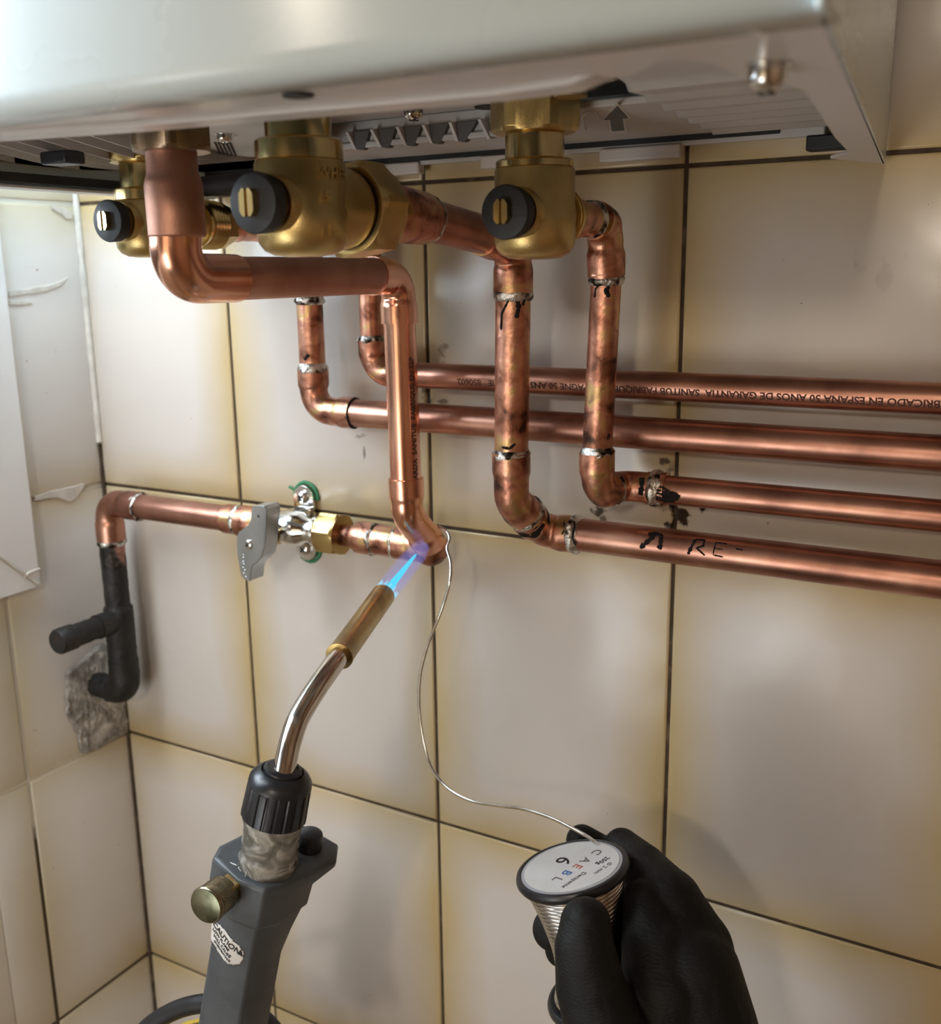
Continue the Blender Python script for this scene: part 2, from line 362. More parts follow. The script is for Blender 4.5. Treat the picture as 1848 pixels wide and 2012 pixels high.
def solder(root, p, ax, r, w=.0013, name='solder_joint', m='solder', seed=0, amp=.0006, ln=.0035):
    """irregular ring of solder and burnt flux around a pipe"""
    p = V(p); ax = V(ax).normalized(); prof = []; n = 9
    for i in range(n):
        tt = i/(n-1); prof.append(((tt-.5)*ln*2*.8, math.sin(math.pi*tt)*w))
    def fn(a, h, q):
        nz = noise.noise(V((math.cos(a)*1.7+seed*3.1, math.sin(a)*1.7, h*420+seed)))
        return r-.0004+max(0, q+nz*amp*1.6*(1 if q > 0 else 0))
    return MB().lathe(p, ax, prof, 56, caps=False, fn=fn).build(name, M[m], root)
def on_tube(a, b, r, strokes, wd, name, m, root, flip=1, off=.00015, turn=0.0, taper=True):
    """ink or char strokes wrapped on a cylinder; stroke points are (distance along a->b, arc distance), metres"""
    a = V(a); b = V(b); ax = (b-a).normalized()
    def pt(s, t_):
        c = a+ax*s; n = (CP-c); n = (n-ax*n.dot(ax)).normalized(); w = ax.cross(n)*flip
        ang = t_/r+turn; return c+(n*math.cos(ang)+w*math.sin(ang))*(r+off)
    for st_ in strokes:
        mb = MB()
        ww = st_[1] if isinstance(st_[1], (int, float)) and not isinstance(st_[0], (int, float)) else wd
        pl = st_[0] if isinstance(st_[0], list) else st_
        dense = []
        for p0, p1 in zip(pl, pl[1:]):
            for i in range(8): dense.append((p0[0]+(p1[0]-p0[0])*i/8, p0[1]+(p1[1]-p0[1])*i/8))
        dense.append(pl[-1]); n = len(dense); vs = []; fs = []
        for i, (s, t_) in enumerate(dense):
            q0 = dense[max(0, i-1)]; q1 = dense[min(n-1, i+1)]; dx, dy = q1[0]-q0[0], q1[1]-q0[1]; l = math.hypot(dx, dy) or 1
            nx, ny = -dy/l, dx/l; k = ww/2*(.75+.5*noise.noise(V((s*900, t_*900, 3))))
            if taper and i in (0, n-1): k *= .35
            for e in (-1, -.33, .33, 1): vs.append(pt(s+nx*k*e, t_+ny*k*e))
        for i in range(n-1):
            for e in range(3): fs.append((i*4+e, i*4+e+1, i*4+e+5, i*4+e+4))
        mb.add(vs, fs)
        o = mb.build(name, M[m], root, merge=False)
        sd = o.modifiers.new('s', 'SOLIDIFY'); sd.thickness = .00025; sd.offset = 0
_tc = {}
def text_verts(body, size, bold=0.0, fine=False):
    cu = bpy.data.curves.new('t', 'FONT'); cu.body = body; cu.size = size; cu.resolution_u = 3; cu.offset = bold*size
    o = bpy.data.objects.new('t', cu); C.objects.link(o); dg = bpy.context.evaluated_depsgraph_get(); dg.update()
    me = bpy.data.meshes.new_from_object(o.evaluated_get(dg)); bm = bmesh.new(); bm.from_mesh(me); bmesh.ops.triangulate(bm, faces=bm.faces)
    for _ in range(4 if fine else 0):
        le = [e for e in bm.edges if e.calc_length() > size*.16]
        if le: bmesh.ops.subdivide_edges(bm, edges=le, cuts=1); bmesh.ops.triangulate(bm, faces=bm.faces)
    bm.to_mesh(me); bm.free(); vs = [v.co.copy() for v in me.vertices]; fs = [tuple(p.vertices) for p in me.polygons]
    bpy.data.objects.remove(o); bpy.data.curves.remove(cu); bpy.data.meshes.remove(me); return vs, fs
def text_flat(body, size, o, ex, ey, name, m, root, thick=.00012, sx=1.0, wrap=None, bold=0.0):
    vs, fs = text_verts(body, size, bold, wrap is not None); o = V(o); ex = V(ex).normalized(); ey = V(ey).normalized(); nn = ex.cross(ey)
    mb = MB(); mb.add([wrap(v.x*sx, v.y) if wrap else o+ex*v.x*sx+ey*v.y for v in vs], fs)
    ob = mb.build(name, M[m], root, merge=False, flat=True)
    sd = ob.modifiers.new('s', 'SOLIDIFY'); sd.thickness = thick*2; sd.offset = 0
    return ob
def text_tube(body, size, a, ax, up_t, r, name, m, root, sx=1.0, t0=0.0, flipw=1):
    """text running along a pipe; a start, ax reading direction; letters' up wraps round the pipe"""
    a = V(a); ax = V(ax).normalized()
    def wr(x, y):
        c = a+ax*x; n = CP-c; n = (n-ax*n.dot(ax)).normalized(); w = n.cross(ax)
        ang = (y+t0)/r; return c+(n*math.cos(ang)+w*math.sin(ang))*(r+.00008)
    return text_flat(body, size, a, ax, V((0, 0, 1)), name, m, root, .00006, sx, wr, .022)

# ------------------------------------------------------------------ room: tiled walls
XC = -0.2869
def tiled(name, ax, lo, hi, zlo, zhi, off, fixed, out, mt, mg, grout=.0021):
    """slabs of glazed tile with rounded edges over a grout bed; ax = running axis, fixed = wall plane"""
    mb = MB(); d = .0012
    def P3(u, z, dep): return (u, fixed+out*dep, z) if ax == 0 else (fixed+out*dep, u, z)
    i0 = math.floor((lo-off)/TW); i1 = math.ceil((hi-off)/TW); j0 = math.floor(zlo/TH); j1 = math.ceil(zhi/TH)
    for i in range(i0, i1):
        for j in range(j0, j1):
            a0 = max(off+i*TW+grout/2, lo); a1 = min(off+(i+1)*TW-grout/2, hi); c0 = max(j*TH+grout/2, zlo); c1 = min((j+1)*TH-grout/2, zhi)
            if a1-a0 < .004 or c1-c0 < .004: continue
            rings = [(0, -.0014), (0, -.0008), (.0005, -.0003), (.0014, 0)]; vs = []
            for (ins, dep) in rings:
                for (u, z) in ((a0+ins, c0+ins), (a1-ins, c0+ins), (a1-ins, c1-ins), (a0+ins, c1-ins)): vs.append(P3(u, z, dep))
            fs = [(q*4+k, q*4+(k+1) % 4, q*4+4+(k+1) % 4, q*4+4+k) for q in range(3) for k in range(4)]+[(12, 13, 14, 15)]
            mb.add(vs, fs)
    mb.cur = 1
    mb.prism([P3(lo, zlo, -.0012), P3(hi, zlo, -.0012), P3(hi, zhi, -.0012), P3(lo, zhi, -.0012)], V(P3(0, 0, -.03))-V(P3(0, 0, -.0012)))
    o = mb.build(name, [mt, mg], None, angle=60); return struct(o)
wb = tiled('wall_back', 0, XC, .81, -0.9, 0.9, 0.0, 0.0, -1, M['tile_back'], M['grout'])
# left wall with the window opening (y -0.9 .. -0.125, z 0 .. 0.85)
wl = tiled('wall_left', 1, -0.125, 0.0, -0.9, 0.9, -0.0912, XC, 1, M['tile_left'], M['grout_left'], .003)
wl2 = tiled('wall_left_lower', 1, -1.37, -0.125, -0.9, 0.0, -0.0912, XC, 1, M['tile_left'], M['grout_left'], .003)
wl3 = tiled('wall_left_far', 1, -1.37, -1.25, 0.0, 0.9, -0.0912, XC, 1, M['tile_left'], M['grout_left'], .003)
M['wall_paint'] = pr('brown_wood_panelling', (.24, .135, .065), .5); M['floor_t'] = noisy('brown_floor_tile', [(.3, (.22, .15, .09)), (.7, (.30, .21, .13))], 6, (.3, .5))
def slab(name, c, s, m): return struct(MB().box(c, s).build(name, m))
slab('floor', (.2515, -.675, -.92), (1.117, 1.39, .04), M['floor_t'])
slab('wall_right', (.835, -.675, 0), (.05, 1.39, 1.8), M['wall_paint'])
slab('wall_rear', (.2515, -1.395, 0), (1.167, .05, 1.8), M['wall_paint'])
slab('ceiling', (.2515, -.675, .92), (1.117, 1.39, .04), M['wall_paint'])
# corner joint of white grout, thicker and ragged towards the top
mb = MB(); pts = []; rr_ = []
z = .32
while z > .03:
    pts.append(V((XC+.0012, -.0012, z))); rr_.append(.0024+.0010*noise.noise(V((0, 0, z*90)))); z -= .003
mb.tube(pts, rr_, 12); struct(mb.build('trim_1', M['grout_white']), 'ragged white grout bead down the wall corner')
mb = MB(); pts = []; rr_ = []
z = .03
while z > -.5:
    pts.append(V((XC+.0005, -.0005, z))); rr_.append(.0016+.0004*noise.noise(V((0, 5, z*90)))); z -= .004
mb.tube(pts, rr_, 10); struct(mb.build('trim_2', M['grout']), 'dark grout line down the lower wall corner')
def smear(name, x, outline, mt, parent=None, th=.0012, label=None):
    mb = MB(); mb.prism([V((x, p.y, p.z)) for p in outline], V((th, 0, 0))); return mb.build(name, mt, parent, bevel=.0004)
def blob(pts, n=6, amp=.0012, sd=0):
    out = []
    for i in range(len(pts)):
        a = pts[i]; b = pts[(i+1) % len(pts)]
        for j in range(n):
            p = a.lerp(b, j/n); q = noise.noise_vector(p*160+V((sd, 0, 0)))*amp; out.append(V((p.x, p.y+q.y, p.z+q.z)))
    return out
L_ = lambda u, v: at(u, v, x=XC)
for nm, px in [('grout_smear', [(66, 974), (100, 966), (140, 955), (166, 950), (158, 966), (150, 980), (135, 985), (110, 977), (66, 984)]),
               ('grout_smear', [(100, 404), (128, 409), (142, 420), (137, 430), (128, 431), (121, 421), (100, 410)]),
               ('grout_smear', [(16, 573), (60, 566), (100, 560), (130, 546), (120, 562), (95, 572), (60, 576), (16, 584)]),
               ('grout_smear', [(18, 590), (45, 590), (62, 597), (45, 600), (18, 597)])]:
    smear(nm, XC, blob([L_(*q) for q in px]), M['grout_white'], wl)
# plaster showing where tiles were cut out round the gas pipe
ol = blob([L_(*q) for q in [(128, 1318), (160, 1290), (200, 1262), (232, 1290), (250, 1330), (256, 1380), (250, 1440), (195, 1470), (158, 1484), (150, 1445), (138, 1420), (126, 1395)]], 7, .0022, 4)
mb = MB(); cen = sum(ol, V())/len(ol); ring = []; 
for k in range(16):
    f_ = 1-k/16
    for p in ol:
        q = cen.lerp(p, f_); bump = (.0010+.0010*noise.noise(V((q.y*300, q.z*300, 1)))+.0014*noise.noise(V((q.y*800, q.z*800, 1))))*(0 if k == 0 else 1)
        mb.v.append(V((XC+.0006+max(0, bump), q.y, min(q.y, 0)*0+q.z)))
n = len(ol)
for q in mb.v: q.y = min(q.y, -.0012)
mb.f = [(k*n+i, k*n+(i+1) % n, (k+1)*n+(i+1) % n, (k+1)*n+i) for k in range(15) for i in range(n)]+[tuple(range(15*n, 16*n))]; mb.mi = [0]*len(mb.f)
mb.build('plaster_patch', M['plaster'], wl, label='rough grey plaster where the tile is broken away')
# window casing on the left wall, mitred at its lower corner
cs = MB()
y0, zb = -.068, -.060; wdt = .055
cs.prism([V((XC, y0, zb)), V((XC, y0, .75)), V((XC, y0-wdt, .75)), V((XC, y0-wdt, zb+wdt+.0)), ], V((.007, 0, 0)))
win = cs.build('window_1', M['casing'], None, bevel=.0012); struct(win, 'white painted window casing on the left wall')
MB().prism([V((XC, y0-.0006, zb-.0)), V((XC, y0-wdt, zb+wdt-.0008)), V((XC, -1.2, zb+wdt)), V((XC, -1.2-.055, zb))], V((.0068, 0, 0))).build('sill_board', M['casing'], win, bevel=.0010)
MB().box((XC-.01, -1.23, .375), (.03, .05, .8)).build('window_frame', M['casing'], win, bevel=.002)
MB().box((XC-.012, -.66, .375), (.03, .04, .8)).build('mullion', M['casing'], win, bevel=.002)
MB().box((XC-.02, -.665, .40), (.003, 1.09, .80)).build('pane', M['glass'], win)
# crack line of the mitre
mb = MB(); a = V((XC+.0072, y0, zb)); b_ = V((XC+.0072, y0-wdt, zb+wdt))
mb.tube([a.lerp(b_, i/24)+noise.noise_vector(V((i, 2, 3)))*.0006 for i in range(25)], .0009, 8)
mb.tube([V((XC+.0072, y0, zb+.013)), V((XC+.0072, y0-.009, zb+.0125)), V((XC+.0072, y0-.013, zb+.010))], .0008, 8)
mb.build('filler_crack', M['grout_white'], win)

# ------------------------------------------------------------------ boiler
bo = thing('wall_boiler', 'white enamelled boiler casing hung on the tiled wall above the pipes', 'boiler', (.05, -.16, .195))
ZB = .195
FL, FR_, BR, BL = V((-.155, -.315, 0)), V((.281, -.315, 0)), V((.246, -.004, 0)), V((-.155, -.004, 0))
def zz(p, z): return V((p.x, p.y, z))
# casing: front panel with rounded bottom edge + sides as one folded sheet
mb = MB(); TOP = .80; R_ = .006; th = .0015
def fold(offx):
    prof = []
    prof.append((-.315, TOP)); prof.append((-.315, ZB+R_))
    for i in range(1, 9):
        a = math.pi/2*i/8; prof.append((-.315+R_*(1-math.cos(a)), ZB+R_*(1-math.sin(a))))
    prof.append((-.300, ZB)); return prof
pf = fold(0); vs = []
for (y, z) in pf: vs.append(V((FL.x, y, z))); vs.append(V((FR_.x, y, z)))
mb.add(vs, [(2*i, 2*i+1, 2*i+3, 2*i+2) for i in range(len(pf)-1)])
fp = mb.build('front_panel', M['enamel'], bo, angle=80); sd = fp.modifiers.new('s', 'SOLIDIFY'); sd.thickness = .0015; sd.offset = -1
mb = MB(); mb.prism([zz(FR_, ZB), zz(BR, ZB), zz(BR, TOP), zz(FR_, TOP)], V((-.0015, 0, 0))); mb.build('side_panel', M['enamel'], bo, bevel=.0005)
mb = MB(); mb.prism([zz(FL, ZB+.002), zz(BL, ZB+.002), zz(BL, TOP), zz(FL, TOP)], V((.0015, 0, 0))); mb.build('side_panel', M['enamel'], bo, bevel=.0005)
mb = MB(); mb.prism([zz(FL, TOP), zz(FR_, TOP), zz(BR, TOP), zz(BL, TOP)], V((0, 0, .002))); mb.build('top_panel', M['enamel'], bo)
# folded bottom flange with the notch by the screw and the foot against the wall
zp = lambda u, v, z=ZB: at(u, v, z=z)
inner = [zp(*q) for q in [(1630, 312), (1668, 301), (1640, 272), (1608, 222), (1580, 180), (1540, 166), (1500, 160), (1462, 158), (1440, 148), (1418, 133), (1392, 124), (1350, 117), (1310, 118), (1290, 122), (1270, 134), (1240, 150), (1000, 189), (700, 215), (300, 250), (0, 272)]]
poly = [V((FL.x, -.302, ZB)), V((FR_.x, -.302, ZB))]
poly = [V((FL.x, -.3005, ZB)), V((FR_.x-.002, -.3005, ZB)), V((BR.x, BR.y, ZB))] + inner + [V((-.143, -.275, ZB)), V((-.143, -.02, ZB)), V((FL.x, -.02, ZB))]
mb = MB(); mb.prism(poly, V((0, 0, .0015))); mb.build('bottom_flange', M['enamel_in'], bo, bevel=.0004)
# hem along the flange
hp = [V((-.14, -.279, ZB)), zp(0, 268), zp(300, 247), zp(700, 212), zp(1000, 186), zp(1150, 166), zp(1232, 152)]
hp = [V((p.x, p.y-.005, ZB-.0002)) for p in hp]
mb = MB(); vs = []
for p in hp:
    for (dy, dz) in ((-.0055, .0006), (-.0045, -.0012), (.0035, -.0016), (.0050, .0006)): vs.append(p+V((0, dy, dz if p is not hp[-1] else .0010)))
mb.add(vs, [(i*4+k, i*4+k+1, i*4+k+5, i*4+k+4) for i in range(len(hp)-1) for k in range(3)]); o = mb.build('flange_hem', M['enamel_in'], bo, angle=20)
sd = o.modifiers.new('s', 'SOLIDIFY'); sd.thickness = .0006
# moulded base tray
def tray_poly(px, z, d, nm, m='tray', bev=.0008, z2=None):
    mb = MB(); mb.prism([at(u, v, z=z) for (u, v) in px], V((0, 0, d))); return mb.build(nm, M[m], bo, bevel=bev)
mb = MB()
mb.box((.02, -.165, .2275), (.345, .21, .003)); mb.prism([at(u, v, z=.2130) for (u, v) in [(300, 262), (420, 246), (600, 225), (640, 240), (640, 330), (470, 352), (300, 368)]], V((0, 0, .003))); mb.build('base_tray', M['tray'], bo, bevel=.0008)
mb = MB(); mb.box((.02, -.036, .2145), (.36, .050, .003)); mb.box((.145, -.088, .2145), (.075, .056, .003))
mb.box((.035, -.150, .2215), (.26, .016, .010)); mb.box((.035, -.128, .2235), (.26, .010, .006)); mb.build('tray_rim', M['tray'], bo, bevel=.0008)
# row of pockets between the tray and its rim
mb = MB(); yf = -.062
tops = [(680, 259.5), (728, 254), (779, 249), (830, 245), (883, 240), (940, 234)]; bots = [(697, 294), (747, 290), (796, 286), (847, 282), (897, 278), (960, 274)]
for (a, b_) in zip(tops, bots):
    p0 = at(*a, y=yf-.004); p1 = at(*b_, y=yf+.001)
    dx = V((.0009, 0, 0)); dd = V((0, .012, .002))
    mb.prism([p0-dx, p0+dx, p1+dx, p1-dx], dd)
mb.build('pocket_ribs', M['enamel_in'], bo, bevel=.0002)
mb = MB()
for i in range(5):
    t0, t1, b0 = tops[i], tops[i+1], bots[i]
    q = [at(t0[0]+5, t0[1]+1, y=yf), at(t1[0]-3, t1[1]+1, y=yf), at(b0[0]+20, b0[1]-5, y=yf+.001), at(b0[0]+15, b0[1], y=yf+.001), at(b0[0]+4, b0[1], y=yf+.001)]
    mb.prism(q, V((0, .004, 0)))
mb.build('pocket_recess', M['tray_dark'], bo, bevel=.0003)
mb = MB(); p0 = at(655, 262, y=yf+.003); p1 = at(1000, 226, y=yf+.003)
mb.prism([V((p0.x-.14, yf+.003, .2145)), V((p1.x, yf+.003, .2145)), V((p1.x, yf+.003, .226)), V((p0.x-.14, yf+.003, .226))], V((0, .002, 0)))
mb.build('pocket_wall', M['tray'], bo)
# dark seam and rear lip behind the tray rim
MB().box((.02, -.0105, .2125), (.36, .0020, .004)).build('rear_seam', M['hole'], bo)
MB().box((.02, -.0075, .2110), (.40, .0040, .005)).build('rear_lip', M['tray'], bo, bevel=.0006)
# arrow sticker + embossed arc + diagonal slots
ZS = .2128
mb = MB(); mb.prism([at(u, v, z=ZS) for (u, v) in [(1212, 208), (1233, 231), (1222, 232), (1226, 255), (1202, 257), (1198, 234), (1187, 235)]], V((0, 0, -.0003))); mb.build('arrow_sticker', M['sticker'], bo, label='black arrow sticker')
mb = MB(); mb.prism([at(u, v, z=ZS) for (u, v) in [(1212, 202), (1240, 232), (1228, 234), (1232, 260), (1198, 262), (1194, 238), (1180, 238)]], V((0, 0, .0004))); mb.build('arrow_border', M['enamel_in'], bo)
mb = MB(); mb.tube(spline([at(u, v, z=ZS) for (u, v) in [(1148, 255), (1144, 232), (1150, 222), (1162, 218), (1172, 223), (1176, 234)]], 6), .0006, 8); mb.build('embossed_arc', M['enamel_in'], bo)
mb = MB()
for k in range(5):
    a = at(422+k*7.2, 280, z=ZS); b_ = at(434+k*7.2, 306, z=ZS); mb.tube([a, b_], .0005, 6)
mb.build('slot_marks', M['hole'], bo)
mb = MB(); mb.prism([at(u, v, z=ZS) for (u, v) in [(398, 299), (408, 291), (418, 300), (413, 314)]], V((0, 0, -.0003))); mb.build('arrow_sticker', M['sticker'], bo, label='small black arrow sticker beside the first pipe')
# holes and screws in the tray
def disc(px, z, rx, ry, nm, m, h=.0006):
    p = at(*px, z=z); mb = MB(); mb.lathe(p, (0, 0, -1), [(0, rx), (h, rx*.96)], 32); o = mb.build(nm, M[m], bo); return o
disc((888, 193), .2165, .0075, 0, 'tray_hole_and_reflection', 'hole'); disc((960, 209), .2165, .0060, 0, 'tray_hole_and_reflection', 'hole'); disc((1143, 172), .2165, .0060, 0, 'tray_hole_and_reflection', 'hole'); disc((585, 186), ZB-.0002, .004, 0, 'tray_hole_and_reflection', 'hole')  # last disc: dark spot and valve reflection painted on the flange
def screw(p, ax, r, root, nm='screw', m='chrome', h=None, washer=True, slot=True):
    h = h or r*.6; p = V(p); ax = V(ax).normalized(); mb = MB()
    pf = [(0, r*1.25), (r*.12, r*1.25), (r*.13, r)] if washer else [(0, r)]
    pf += [(h*.5, r*.98)]+[(h*.5+h*.6*math.sin(math.pi/2*i/6), r*.98*math.cos(math.pi/2*i/6)+1e-5) for i in range(1, 7)]
    mb.lathe(p, ax, pf, 28); o = mb.build(nm, M[m], root)
    if slot:
        u = ax.orthogonal().normalized(); w = ax.cross(u); q = MB(); c = p+ax*(h*1.02)
        q.box(c, (r*1.0, r*.22, r*.22), u, w, ax); q.box(c, (r*.22, r*1.0, r*.22), u, w, ax); q.build('cross_slot', M['hole'], o)
    return o
screw(at(812, 212, z=.2165), (0, 0, -1), .0040, bo, h=.0045)
screw(at(440, 262, z=.2132), (0, 0, -1), .0035, bo, h=.004)
screw(at(1508, 125, z=ZB), (0, 0, -1), .0042, bo, h=.0058)
MB().lathe(at(1140, 172, z=.2165)+V((-.004, 0, .001)), (0, 0, -1), [(0, .0065), (.004, .0062)], 24).build('pipe_stub', M['brass'], bo)
# louvres at the left end of the tray: overlapping curved fins
mb = MB(); pitch = .0150
for k in range(9):
    vs = []; n = 22; m_ = 9
    for i in range(n+1):
        t_ = i/n; y = -.262+.222*t_; x0 = -.190+pitch*k+.020*math.cos(math.pi*min(1, max(0, (t_-.25)/.70)))
        amp = .0105*math.sin(math.pi*min(1, max(0, (t_-.15)/.85)))**.6 if .15 < t_ < 1 else 0
        for j in range(m_+1):
            s_ = j/m_; vs.append(V((min(max(x0+pitch*s_, -.150), -.040), y, .2195-.003*t_-amp*math.sin(math.pi*.5*s_)**1.5)))
        vs.append(V((min(max(x0+pitch*1.001, -.150), -.040), y, .2195-.003*t_)))
    w_ = m_+2
    mb.add(vs, [(i*w_+j, i*w_+j+1, (i+1)*w_+j+1, (i+1)*w_+j) for i in range(n) for j in range(w_-1)])
mb.build('louvres', M['tray'], bo, merge=False, angle=50)
MB().box((-.096, -.166, .2055), (.018, .012, .006)).build('cable_clip', M['black_plastic'], bo, bevel=.0012)
# left rim strip of the tray, seen edge on
MB().prism([V((-.152, -.28, .1985)), V((-.152, -.02, .1985)), V((-.152, -.02, .2030)), V((-.152, -.28, .2030))], V((.004, 0, 0))).build('tray_side_rim', M['black_rubber'], bo)
# ribbed moulding at the right end
mb = MB(); n = 60; m_ = 16; vs = []
for i in range(n+1):
    t_ = i/n; y = -.262+.245*t_; xl = .190-.018*max(0, (y+.20)/.18) if y > -.20 else .182
    rib = 0
    if y > -.165: q = ((y+.165)/.0235) % 1; rib = .0021*(1-q)
    for j in range(m_+1):
        s_ = j/m_; x = xl+(.2590-.016*t_-xl)*s_
        z = .2128-.0015*math.sin(math.pi*min(1, t_*1.1))-rib+.010*math.exp(-((y+.26)/.05)**2)-.0105*max(0, (s_-.80)/.20)**2
        vs.append(V((x, y, z)))
mb.add(vs, [(i*(m_+1)+j, i*(m_+1)+j+1, (i+1)*(m_+1)+j+1, (i+1)*(m_+1)+j) for i in range(n) for j in range(m_)])
o = mb.build('ribbed_moulding', M['tray'], bo, merge=False, angle=30); sd = o.modifiers.new('s', 'SOLIDIFY'); sd.thickness = .0012; sd.offset = 1
mb = MB(); mb.box((.222, -.006, .2055), (.020, .008, .007)); mb.build('foam_strip', M['black_rubber'], bo, bevel=.001)
# white tabs of the wall bracket
for a, b_, c in [((727, 324), (822, 345), 0), ((1176, 292), (1335, 314), 0), ((942, 306), (1010, 331), 0)]:
    p = at(*a, y=-.012); q = at(*b_, y=-.012); zc = (p.z+q.z)/2
    MB().box(((p.x+q.x)/2, -.0085, zc+.0005), (q.x-p.x, .007, .0065)).build('bracket_tab', M['tab'], bo, bevel=.0012, seg=3)

# ------------------------------------------------------------------ brass isolation valves
def valve(x, y, label, zs, outlet, name='isolation_valve', top_nut=True, mat_='brass', cap_up=.0):
    """zs: nut top, nut bottom, neck bottom, collar bottom, body bottom (heights)"""
    zt, zn, zk, zc, zb_ = zs
    root = thing(name, label, 'valve', (x, y, zb_), 'brass valves under the boiler')
    if top_nut:
        MB().hexa((x, y, zn), (0, 0, 1), zt-zn, .0182, rot=.30, ch=.10).build('union_nut', M['brass'], root, bevel=.0003)
        MB().lathe((x, y, zt-.0002), (0, 0, 1), [(0, .0150), (.0012, .0150), (.0014, .0135), (.006, .0135)], 40).build('washer', M['brass_bright'], root)
    MB().lathe((x, y, zk), (0, 0, 1), [(-.0008, .0108), (0, .0117), (zn-zk-.0006 if top_nut else .014, .0117), (zn-zk if top_nut else .016, .0112)], 48).build('neck', M['brass_bright'], root)
    MB().lathe((x, y, zc), (0, 0, 1), [(0, .0150), (.0004, .0154), (zk-zc-.0012, .0154), (zk-zc-.0004, .0145), (zk-zc, .011)], 48).build('collar', M['brass_bright'], root)
    # body: upright barrel with a rounded foot, blended with a boss towards the knob and the outlet barrel
    h = zc-zb_; mb = MB()
    pf = [(0, .0001), (.00005, .006), (.0006, .0105), (.0022, .0138), (.0048, .0157), (.0085, .0164), (h*.50, .0164), (h*.52, .0160), (h-.001, .0160), (h, .0155)]
    mb.lathe((x, y, zb_), (0, 0, 1), pf, 56)
    zo = zb_+.0175; ol, orr = outlet
    mb.lathe((x, y, zo), (0, 1, 0), [(0, orr*.96), (ol*.80, orr*.96), (ol, orr*.93)], 48)
    mb.lathe((x, y, zo), (0, -1, 0), [(0, .0105), (.0150, .0105), (.0168, .0092)], 40)
    mb.build('body', M[mat_], root, angle=50)
    # quarter-turn stem with black knob
    kb = MB(); yk = y-.0165
    kb.lathe((x, yk, zo), (0, -1, 0), [(0, .0070), (.0030, .0070)], 32); kb.build('stem_collar', M['brass_old'], root)
    kb = MB(); kb.lathe((x, yk-.0026, zo), (0, -1, 0), [(0, .0088), (.0008, .0098), (.0058, .0102), (.0068, .0098), (.0070, .0092), (.0070, .0001)], 48)
    kn = kb.build('knob', M['black_rubber'], root)
    st_ = MB(); c = V((x, yk-.0094, zo)); w, hh = .0028, .0045
    pts = [c+V((dx*w, 0, dz*hh)) for dx, dz in ((-1, -.62), (-.55, -1), (.55, -1), (1, -.62), (1, .62), (.55, 1), (-.55, 1), (-1, .62))]
    pl = [p for p in pts if p.x <= c.x]; pr_ = [p for p in pts if p.x >= c.x]
    g = .00045
    st_.prism([c+V((-g, 0, -hh)), c+V((-.55*w, 0, -hh)), c+V((-w, 0, -.62*hh)), c+V((-w, 0, .62*hh)), c+V((-.55*w, 0, hh)), c+V((-g, 0, hh))], V((0, -.0036, 0)))
    st_.prism([c+V((g, 0, -hh)), c+V((.55*w, 0, -hh)), c+V((w, 0, -.62*hh)), c+V((w, 0, .62*hh)), c+V((.55*w, 0, hh)), c+V((g, 0, hh))], V((0, -.0032, 0)))
    st_.build('slotted_stem', M['brass_bright'], kn)
    MB().box(c+V((0, -.0012, 0)), (.0011, .0020, .0080)).build('slot_floor', M['brass_old'], kn)
    return root, zo
ZR = (.2172, .2034, .1939, .1901, .1552)
vr, zo = valve(.1342, -.130, 'brass angle valve at the right with its full union nut showing', ZR, (.0185, .0112))
MB().lathe((.1342, -.1115, zo), (0, 1, 0), [(0, .0100), (.0004, .0120), (.0010, .0122), (.0016, .0100), (.0022, .0100), (.0026, .0124), (.0036, .0124), (.0040, .0105), (.009, .0105), (.012, .0095)], 48).build('outlet_union', M['brass_bright'], vr)
vm, zo_m = valve(.0830, -.213, 'large brass valve at the centre with raised lettering', (.214, .2072, .1972, .1894, .1569), (.025, .0158), top_nut=False)
MB().lathe((.0830, -.1885, zo_m), (0, 1, 0), [(0, .0150), (.0006, .0136), (.0016, .0136), (.002, .0150), (.004, .0150)], 48).build('seal_ring', M['char'], vm)
MB().hexa((.0832, -.1868, zo_m), (0, 1, 0), .0170, .0192, rot=.35).build('outlet_nut', M['brass'], vm, bevel=.0004)
for k, (s_, dz) in enumerate([('WHEB', .0085), ('15', .0005), ('T15', -.0105)]):
    def wr(xx, yy, dz=dz):
        ang = math.radians(20)+xx/.0160; return V((.0830+.0161*math.sin(math.radians(38)+ang), -.213-.0161*math.cos(math.radians(38)+ang), zo_m+dz+yy))
    text_flat(s_, .0052, V((0, 0, 0)), V((1, 0, 0)), V((0, 0, 1)), 'raised_lettering', 'brass', vm, .0005, 1.0, wr, .02)
vl, zo_l = valve(-.0925, -.120, 'far brass valve at the left, half hidden behind the bent copper pipe', (.224, .2065, .1944, .1880, .1600), (.036, .0118))
mb = MB(); pf = []
for i in range(5): pf += [(i*.0022, .0118), (i*.0022+.0011, .0132)]
mb.lathe((-.0925, -.082, zo_l), (0, 1, 0), [(-.004, .0125)]+pf+[(.012, .0118)], 48).build('threaded_outlet', M['brass_bright'], vl, angle=20)
MB().hexa((-.0925, -.071, zo_l), (0, 1, 0), .008, .0125).build('outlet_nut', M['brass_old'], vl, bevel=.0003)

